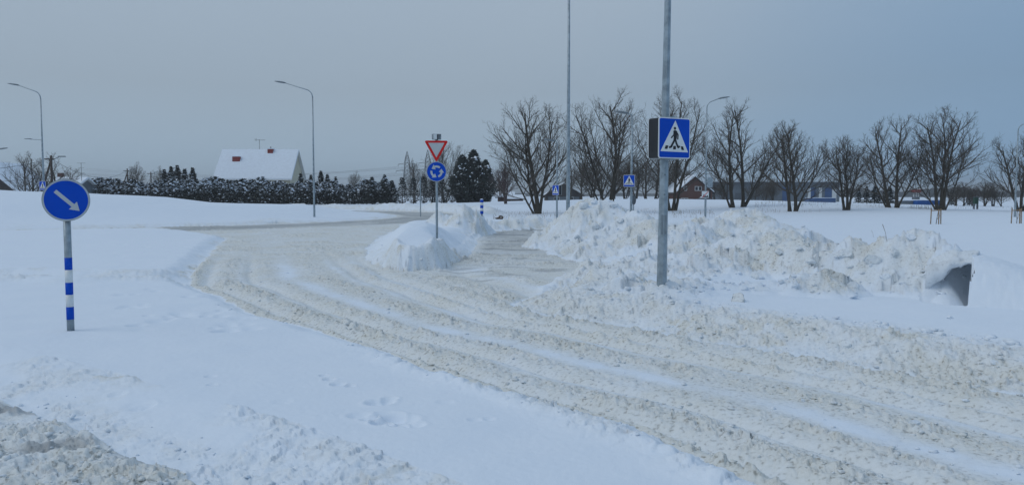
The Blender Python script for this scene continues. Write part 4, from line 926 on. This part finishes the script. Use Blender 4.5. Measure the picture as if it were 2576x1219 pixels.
def houses():
    # white-roofed house behind the hedge
    Y = 150; x0 = D(537, 447, Y)[0]; x1 = D(741, 447, Y)[0]; ev = D(600, 447, Y)[2]; rg = D(600, 381, Y + 5)[2]
    t = gable_house('house', x0 + .4, x1 - .9, Y, 10, ev, rg, M['cream'], M['frame'], 'cream house with a broad snow covered roof and red brick chimneys', snow=.3)
    cx = (x0 + x1) / 2 - .25
    def chim(px, Y2, topy, boty, w, d):
        x, _, zt = D(px, topy, Y2); zb_ = D(px, boty, Y2)[2]; m = MB().box((x - cx, Y2 - Y, (zt + zb_) / 2 - .5), (w, d, zt - zb_ + 1.0), 0, .03); o = m.build('chimney', M['brick'], t)
        MB().box((x - cx, Y2 - Y, zt + .07), (w + .08, d + .08, .16), 0, .05).build('snow_cap', M['cap'], o); return o
    o = chim(681, Y + 4.6, 375, 387, 1.05, .8); x, _, z = D(681, 371, Y + 4.6); MB().tube([(x - cx, 4.6, z - .5), (x - cx, 4.6, z + .15)], .12, 8).build('flue', M['galv_d'], o)
    chim(595, Y + 3.0, 394, 402, 1.45, .7)
    x, _, z = D(653, 378, Y + 5); m = MB().tube([(x - cx, 5, z - t.location.z - .4), (x - cx, 5, z + 2.1)], .04, 5).tube([(x - cx - .9, 5, z + 2.05), (x - cx + 1.2, 5, z + 2.0)], .035, 5)
    for k in (-.85, -.6): m.tube([(x - cx + k, 5, z + 1.8), (x - cx + k, 5, z + 2.4)], .025, 4)
    m.build('antenna', M['wire'], t)
    for px in (565, 610, 640, 700): window(t, D(px, 455, Y)[0] - cx, ev - .95, 1.5, 1.1)
    # far left house, mostly behind the mound
    Y = 112; gh = gable_house('house', D(-120, 470, Y)[0], D(48, 470, Y)[0], Y, 9, 2.4, D(-30, 415, Y)[2], M['darkbrick'], M['darkbrick'], 'dark house with a steep snowy roof at the edge of the white mound', 'y', over=.9, snow=.35)
    # low roof with chimney behind the keep-right sign
    Y = 126; t = gable_house('house', D(120, 455, Y)[0], D(186, 455, Y)[0], Y, 7, D(160, 473, Y)[2], D(160, 451, Y + 4)[2], M['greywall'], M['frame'], 'low snow roofed house behind the round keep right sign')
    cx = t.location.x; x, _, z = D(153, 438, Y + 4); o = MB().box((x - cx, 4, z - .6), (.8, .7, 1.6), 0, .03).build('chimney', M['brickb'], t)
    x, _, z = D(205, 440, Y + 2); m = MB().tube([(x - cx, 2, z - 3), (x - cx, 2, z + 2.0)], .035, 5)
    for k, w in ((1.95, .7), (1.2, .45), (.3, .5)): m.tube([(x - cx - w, 2, z + k), (x - cx + w, 2, z + k)], .025, 4)
    m.build('antenna', M['wire'], t)
    # dark gabled house beyond the forked tree
    Y = 165; t = gable_house('house', D(1374, 490, Y)[0], D(1462, 490, Y)[0], Y, 10, D(1400, 489, Y)[2], D(1400, 463, Y)[2], M['darkbrick'], M['darkbrick'], 'dark gabled house half hidden behind the tall plain lamp post', 'y', snow=.05, over=.7)
    w = MB().box((0, -.06, .85), (6.6, .1, 1.7)).build('plinth', M['greywall'], t)
    window(t, -1.5, 1.2, 1.2, .9, -.1); window(t, 1.5, 1.2, 1.2, .9, -.1)
    # low sheds beside it
    Y = 150; t = gable_house('shed', D(1252, 495, Y)[0], D(1290, 495, Y)[0], Y, 6, D(1270, 496, Y)[2], D(1270, 487, Y + 3)[2], M['brickb'], M['darkbrick'], 'low brown shed with snowy roof beside the pine'); t['category'] = 'shed'
    Y = 145; t = gable_house('shed', D(1280, 500, Y)[0], D(1316, 500, Y)[0], Y, 5, D(1270, 501, Y)[2], D(1270, 494, Y + 3)[2], M['brickb'], M['darkbrick'], 'lower shed roof white with snow near the wide bare tree'); t['category'] = 'shed'
    # brown brick house
    Y = 128; xl, xr = D(1703, 480, Y)[0], D(1792, 480, Y)[0]
    t = gable_house('house', xl, xr, Y, 11, D(1700, 483, Y)[2], D(1744, 446, Y)[2], M['brickb'], M['darkbrick'], 'brown brick house with steep gable and white windows behind the hooked lamp post', 'y', z0=-.5, over=.35, snow=.25)
    cx = (xl + xr) / 2
    for px in (1724, 1752, 1761): x, _, z = D(px, 474, Y); window(t, x - cx, z + .5, .55, .75, 0, 0)
    x, _, z = D(1768, 474, Y); 
    window(t, D(1722, 490, Y)[0] - cx, 1.6, 1.2, 1, 0)
    # snow covered car roofed shed in front
    Y = 121; x0, _, z = D(1757, 497, Y); x1 = D(1788, 497, Y)[0]; cxx = (x0 + x1) / 2; t = empty('parked_car', (cxx, Y, zat(cxx, Y) - .3)); H = z - t.location.z
    w = (x1 - x0) / 2; body = [(-w * 1.5, 0), (w * 1.5, 0), (w * 1.5, H * .5), (w * .9, H * .6), (w * .55, H), (-w * .5, H), (-w * 1.0, H * .62), (-w * 1.5, H * .5)]
    MB().prism(body[::-1], -.85, .85).build('body', M['back'], t)
    MB().prism([(-w * .48, H * .66), (-w * .3, H * .93), (w * .45, H * .93), (w * .7, H * .66)], -.87, -.84).build('side_window', M['glass'], t)
    MB().prism([(-w * .62, H - .0), (w * .62, H), (w * .45, H + .14), (-w * .4, H + .16)], -.8, .8).build('roof_snow', M['cap'], t)
    tag(t, 'dark parked car under a cap of snow before the brick house', 'car')
    # long warehouse
    Y = 205; x0, x1 = D(1795, 480, Y)[0], D(2112, 480, Y)[0]; zt = D(1950, 459, Y)[2]; cx = (x0 + x1) / 2; t = empty('warehouse', (cx, Y, -.2)); L = x1 - x0
    MB().box((0, 10, (zt - .3) / 2), (L, 20, zt - .3)).build('wall', M['greywall'], t)
    MB().box((0, 9.9, zt - .1), (L + .8, 21, .9)).build('roof', M['greyroof'], t); 
    MB().box((0, 10, zt + .42), (L - .4, 20, .12)).build('roof_snow', M['cap'], t)
    for a, b, mm, top in ((1968, 1984, 'blueclad', 470), (1985, 2018, 'greywall', 470), (2031, 2039, 'frame', 472), (2040, 2052, 'blueclad', 472), (2060, 2067, 'frame', 472), (2075, 2092, 'blueclad', 472), (2093, 2104, 'frame', 474)):
        xa, xb = D(a, 480, Y)[0] - cx, D(b, 480, Y)[0] - cx; z = D(a, top, Y)[2] + .2
        MB().box(((xa + xb) / 2, -.08, z / 2), (xb - xa, .12, z)).build('facade_panel', M[mm], t)
    for px in (1830, 1860, 1900, 1930): MB().box((D(px, 480, Y)[0] - cx, -.05, 1.5), (2.2, .1, 2.6)).build('loading_door', M['greyroof'], t)
    tag(t, 'long grey warehouse with blue and white facade panels behind the tree row', 'warehouse')
    Y = 150; x0, x1 = D(2030, 505, Y)[0], D(2096, 505, Y)[0]; z = D(2030, 498, Y)[2]; t = empty('trailer', ((x0 + x1) / 2, Y, 0)); MB().box((0, 0, z / 2), (x1 - x0, 2.4, z), 0, .05).build('body', M['blueclad'], t); MB().box((0, 0, z + .04), (x1 - x0 - .1, 2.3, .08)).build('snow_cap', M['cap'], t)
    tag(t, 'low blue container lying before the warehouse facade', 'container')
    # blue container and its tower
    Y = 118; x0, x1 = D(2297, 510, Y)[0], D(2356, 510, Y)[0]; z = D(2320, 504, Y)[2]; x = (x0 + x1) / 2; zb = zat(x, Y) - .2; t = empty('blue_container', (x, Y, zb)); h = z - zb; w = x1 - x0
    MB().box((0, 0, h / 2), (w, 2.4, h)).build('body', M['blueboard'], t)
    for k in range(14): MB().box((-w / 2 + (k + .5) * w / 14, -1.22, h / 2), (w / 28, .05, h * .9)).build('rib', M['blueboard'], t)
    MB().box((0, 0, h + .07), (w + .05, 2.45, .14), 0, .04).build('snow_cap', M['cap'], t)
    tag(t, 'long bright blue container with snow on top beside the three trunked tree', 'container')
    Y = 210; x, _, z = D(2304, 480, Y); t = empty('red_topped_mast', (x, Y, 0))
    for dx in (-.55, .15, .7): MB().tube([(dx, 0, 0), (dx, 0, z - .4)], .10, 6).build('post', M['frame'], t)
    MB().box((0, 0, z), (2.2, 1.4, .8), 0, .15).build('red_board', M['brick'], t); tag(t, 'red board raised on white posts far behind the blue container', 'sign')
    Y = 119; x, _, z = D(2287, 507, Y); t = empty('snowy_shed', (x, Y, 0)); MB().box((-.6, 0, .6), (2.4, 2, 1.2)).build('wall', M['greywall'], t); MB().box((-.6, 0, 1.28), (2.6, 2.2, .16), 0, .05).build('roof_snow', M['cap'], t); MB().box((1.0, 0, .9), (.7, 1, 1.8)).build('cabinet', M['greywall'], t)
    tag(t, 'small pale shed with a snowy roof next to the blue container', 'shed')
houses()
# ------------------------------------------------------------------ saplings, bin, poles, pylons, weeds
def sapling(px, Y, label, hy=527):
    x = D(px, HOR, Y)[0]; z = zat(x, Y); t = empty('tree_stakes', (x, Y, z)); H = 1.0; rs = random.Random(px)
    for dx, dy, hh in ((-.34, .0, 1.0), (.0, -.3, .92), (.33, .05, .95)):
        MB().tube([(dx, dy, -.3), (dx * .92, dy * .92, hh)], .033, 8).build('stake', M['wood'], t, True)
    MB().tube([(-.33, -.0, .82), (.02, -.28, .86)], .022, 6).build('crossbar', M['wood'], t); MB().tube([(.02, -.28, .86), (.32, .05, .84)], .022, 6).build('crossbar', M['wood'], t)
    tag(t, 'three wooden stakes set round %s' % label, 'tree stakes', 'wooden tree stakes')
    a, b = bare_tree(px, 2.1, [(0, 0, .02, 0, 1, .25)], dens=.35, r0=.09, twig_r=.006, spread=.35, kids=(6, 3, 2))
    t = empty('sapling', (x, Y + .02, z))
    for nm, tb, mm in (('trunk', a, 'bark'), ('crown', b, 'twig')): o = bpy.data.objects.new(nm, mesh_of(tb, nm, M[mm])); col.objects.link(o); o.parent = t
    tag(t, 'slim young sapling tied inside wooden stakes %s' % ('before the three trunked tree' if px < 2450 else 'by the hooked lamp post'), 'sapling', 'staked saplings')
sapling(2357, 48, 'the sapling before the three trunked tree'); sapling(2560, 49, 'the sapling by the hooked lamp post')
def misc():
    Y = 88; x, _, z = D(2454, 521, Y); zb = zat(x, Y); t = empty('waste_bin', (x, Y, zb))
    MB().box((0, 0, .95), (.42, .38, .75), 0, .05).build('bin_body', M['green'], t); MB().box((0, 0, 1.36), (.46, .42, .07), 0, .03).build('lid', M['back'], t)
    for dx in (-.2, .2): MB().box((dx, 0, .25), (.06, .3, .7)).build('leg', M['back'], t)
    tag(t, 'dark green litter bin on legs in the snowy field', 'bin')
    # stump
    p = hit(1258, 533) or (0, 60, 0); vs, fs = chunk_shape(random.Random(3), 2); x, Y = D(1258, 530, 57)[0], 57
    o = MB().add([(v[0] * .34, v[1] * .26, v[2] * .3) for v in vs], fs).build('tree_stump', M['rock'], None, True); o.location = (x, Y, zat(x, Y) + .10); 
    MB
    tag(o, 'brown stump poking from the snow behind the striped marker post', 'stump')
    # wooden power pole with brace and lamp
    def wpole(px, Y, top_py, label, brace=True, lampd=1, base=None):
        x = D(px, HOR, Y)[0]; zb = zat(x, Y); H = D(px, top_py, Y)[2] - zb; t = empty('utility_pole', (x, Y, zb))
        MB().tube([(0, 0, -.3), (0, 0, H)], [.15, .10], 8).build('pole', M['polewood'], t, True)
        if brace: MB().tube([(-H * .32, 0, -.3), (-.05, 0, H * .88)], [.12, .09], 8).build('brace', M['polewood'], t, True)
        MB().box((-.2, 0, H - .35), (1.0, .1, .1)).build('cross_arm', M['polewood'], t)
        a = MB().tube([(0, 0, H - .55), (.8 * lampd, 0, H - .15)], .04, 6).build('lamp_arm', M['galv_d'], t); MB().box((1.1 * lampd, 0, H - .1), (.75, .22, .12), 0, .04).build('lamp_head', M['galv_d'], a)
        tag(t, label, 'utility pole', 'wooden utility poles'); return Vector((x, Y, zb + H - .3))
    a = wpole(132, 80, 391, 'braced wooden power pole with a lamp behind the round keep right sign')
    b = wpole(322, 133, 424, 'wooden power pole with a lamp rising above the hedge')
    c = wpole(381, 150, 432, 'plain wooden power pole behind the hedge beside the tall firs', False)
    def cable(p, q, sag, label, r=.02, group='overhead cables'):
        p, q = Vector(p), Vector(q); pts = [p.lerp(q, i / 24) - Vector((0, 0, sag * 4 * (i / 24) * (1 - i / 24))) for i in range(25)]
        o = MB().tube([tuple(v - p) for v in pts], r, 4).build('overhead_cable', M['wire']); o.location = p; tag(o, label, 'cable', group)
    e = Vector(D(-150, 428, 62)); cable(a, e, .4, 'dark overhead cable running from the braced power pole past the lamp post', .022)
    cable(a - Vector((0, 0, 1.6)), Vector(D(-150, 448, 62)), .5, 'lower dark overhead cable below the cable to the braced power pole', .02)
    cable(a, b, 1.6, 'thin overhead cable sagging between the two lamp bearing power poles', .02)
    # pylons
    def pylon(px, top_py, Y, label):
        x, _, z = D(px, top_py, Y); t = empty('power_pylon', (x, Y, 0)); H = z; m = MB()
        def wd(u): return 2.4 if u < .45 else (2.4 + (1.5 - 2.4) * (u - .45) / .35 if u < .8 else 1.5 * (1 - u) / .2 + .1)
        lv = [0, .08, .16, .24, .32, .40, .48, .56, .64, .72, .8, .86, .92, 1]
        for i in range(len(lv) - 1):
            a, b = lv[i] * H, lv[i + 1] * H; wa, wb = wd(lv[i]), wd(lv[i + 1])
            for sx, sy in ((-1, -1), (1, -1), (1, 1), (-1, 1)): m.tube([(sx * wa, sy * wa, a), (sx * wb, sy * wb, b)], .20, 4, False)
            for (s1, s2) in (((-1, -1), (1, -1)), ((1, -1), (-1, -1)), ((-1, 1), (1, 1)), ((1, -1), (1, 1)), ((-1, 1), (-1, -1))): m.tube([(s1[0] * wa, s1[1] * wa, a), (s2[0] * wb, s2[1] * wb, b)], .12, 3, False)
            m.tube([(-wb, -wb, b), (wb, -wb, b)], .12, 3, False)
        m.build('lattice_tower', M['lattice'], t)
        tips = []
        for u in (.58, .72):
            z = H * u; w = 8 if u < .6 else 6.5
            MB().tube([(-w, 0, z + .2), (0, 0, z + 1.2), (w, 0, z + .2)], .16, 4).tube([(-w, 0, z + .1), (w, 0, z + .1)], .14, 4).build('cross_arm', M['lattice'], t)
            for s in (-1, 1): MB().tube([(s * w, 0, z), (s * w, 0, z - 1.5)], .16, 4).build('insulator', M['lattice'], t); tips.append(Vector((x + s * w, Y, z - 1.5)))
        tag(t, label, 'pylon', 'lattice power pylons'); return tips
    A = pylon(1024, 381, 560, 'distant lattice power pylon standing clear left of the roundabout sign'); B = pylon(1076, 377, 560, 'distant lattice power pylon partly hidden by the roundabout sign')
    for k in range(4): cable(A[k], A[k] + Vector((-260, 40, 0)), 6, 'faint high voltage line sweeping from the pylons over the hedge', .055, 'high voltage lines')
    for k in range(4): cable(B[k], B[k] + Vector((-330, 60, -1)), 7, 'faint high voltage line sweeping from the pylons over the hedge', .055, 'high voltage lines')
    # dry stalks through the snow
    rs = random.Random(9); m = MB()
    def weeds(x0, x1, Y0, Y1, n, hmax):
        P = [(rs.uniform(x0, x1), rs.uniform(Y0, Y1)) for _ in range(n)]
        xs = np.array([D(p, HOR, Y)[0] for p, Y in P]); ys = np.array([Y for _, Y in P]); kk = fbm(xs, ys, 4, 2, 301); hs = terrain(xs, ys)[0]
        for x, y, h, k in zip(xs, ys, hs, kk):
            if k < rs.uniform(-.2, .4): continue
            L = .75 * hmax * rs.uniform(.3, 1); a = rs.uniform(0, 6.3); b = rs.uniform(.05, .4) * L
            m.tube([(x, y, h - .05), (x + b * .4 * math.cos(a), y + b * .4 * math.sin(a), h + L * .6), (x + b * math.cos(a), y + b * math.sin(a), h + L)], [.006, .005, .008], 3, False)
    weeds(1240, 1420, 55, 75, 500, .38); weeds(1560, 1680, 60, 85, 260, .3); weeds(1690, 1800, 60, 80, 420, .55); weeds(1900, 2080, 72, 95, 700, .5); weeds(2080, 2360, 76, 100, 520, .4); weeds(2290, 2345, 80, 84, 160, .6); weeds(2400, 2576, 80, 105, 250, .35)
    tag(m.build('dry_weeds', M['weed']), 'dry brown weed stalks sticking out of the snow field', 'weeds', kind='stuff')
    for px, py, s in ((2198, 578, 1), (2232, 586, -1)):
        p = hit(px, py + 18)
        if not p: continue
        o = MB().tube([(0, 0, -.05), (-.04, 0, .14), (-.1, 0, .3)], [.004, .003, .006], 4).build('grass_stalk', M['weed']); o.location = p; tag(o, 'single dry grass stalk standing in the snow bank', 'grass stalk', 'single grass stalks')
    # far forest line
    V = []; F = []
    def ridge(pxa, pxb, Y, pyb, amp, seed, base=0, th=30):
        n = 260; r_ = np.random.RandomState(seed); pxs = np.linspace(pxa, pxb, n); o = len(V); nz = fbm(pxs, pxs * 0, 60, 4, seed) + .35 * (r_.rand(n) - .5)
        for p, k in zip(pxs, nz):
            x, _, z = D(p, pyb - amp * (.5 + .5 * k), Y); V.extend([(x, Y, base), (x, Y, z), (x * (1 + th / Y), Y + th, z * 1.05), (x * (1 + th / Y), Y + th, base)])
        for i in range(n - 1):
            for a in range(3): F.append((o + i * 4 + a, o + (i + 1) * 4 + a, o + (i + 1) * 4 + a + 1, o + i * 4 + a + 1))
    ridge(1900, 2900, 620, 489, 21, 5); ridge(1200, 1960, 1000, 490, 6, 6); ridge(-400, 1250, 1100, 490, 5, 7)
    me = bpy.data.meshes.new('far_forest'); me.from_pydata(V, [], F); me.update(); me.materials.append(M['farwood']); o = bpy.data.objects.new('far_forest', me); col.objects.link(o)
    tag(o, 'blue grey line of forest along the horizon behind the fields', 'forest', kind='stuff')
misc()
# ------------------------------------------------------------------ winter air
def haze():
    m = bpy.data.materials.new('haze'); m.use_nodes = True; nt = m.node_tree; nt.nodes.clear()
    out = nt.nodes.new('ShaderNodeOutputMaterial'); v = nt.nodes.new('ShaderNodeVolumePrincipled')
    v.inputs['Color'].default_value = (.93, .965, 1, 1); v.inputs['Density'].default_value = .0006; v.inputs['Anisotropy'].default_value = .2
    nt.links.new(v.outputs[0], out.inputs['Volume'])
    o = MB().box((0, 0, 19.4), (10600, 10600, 42)).build('haze', m); tag(o, kind='stuff')
haze()
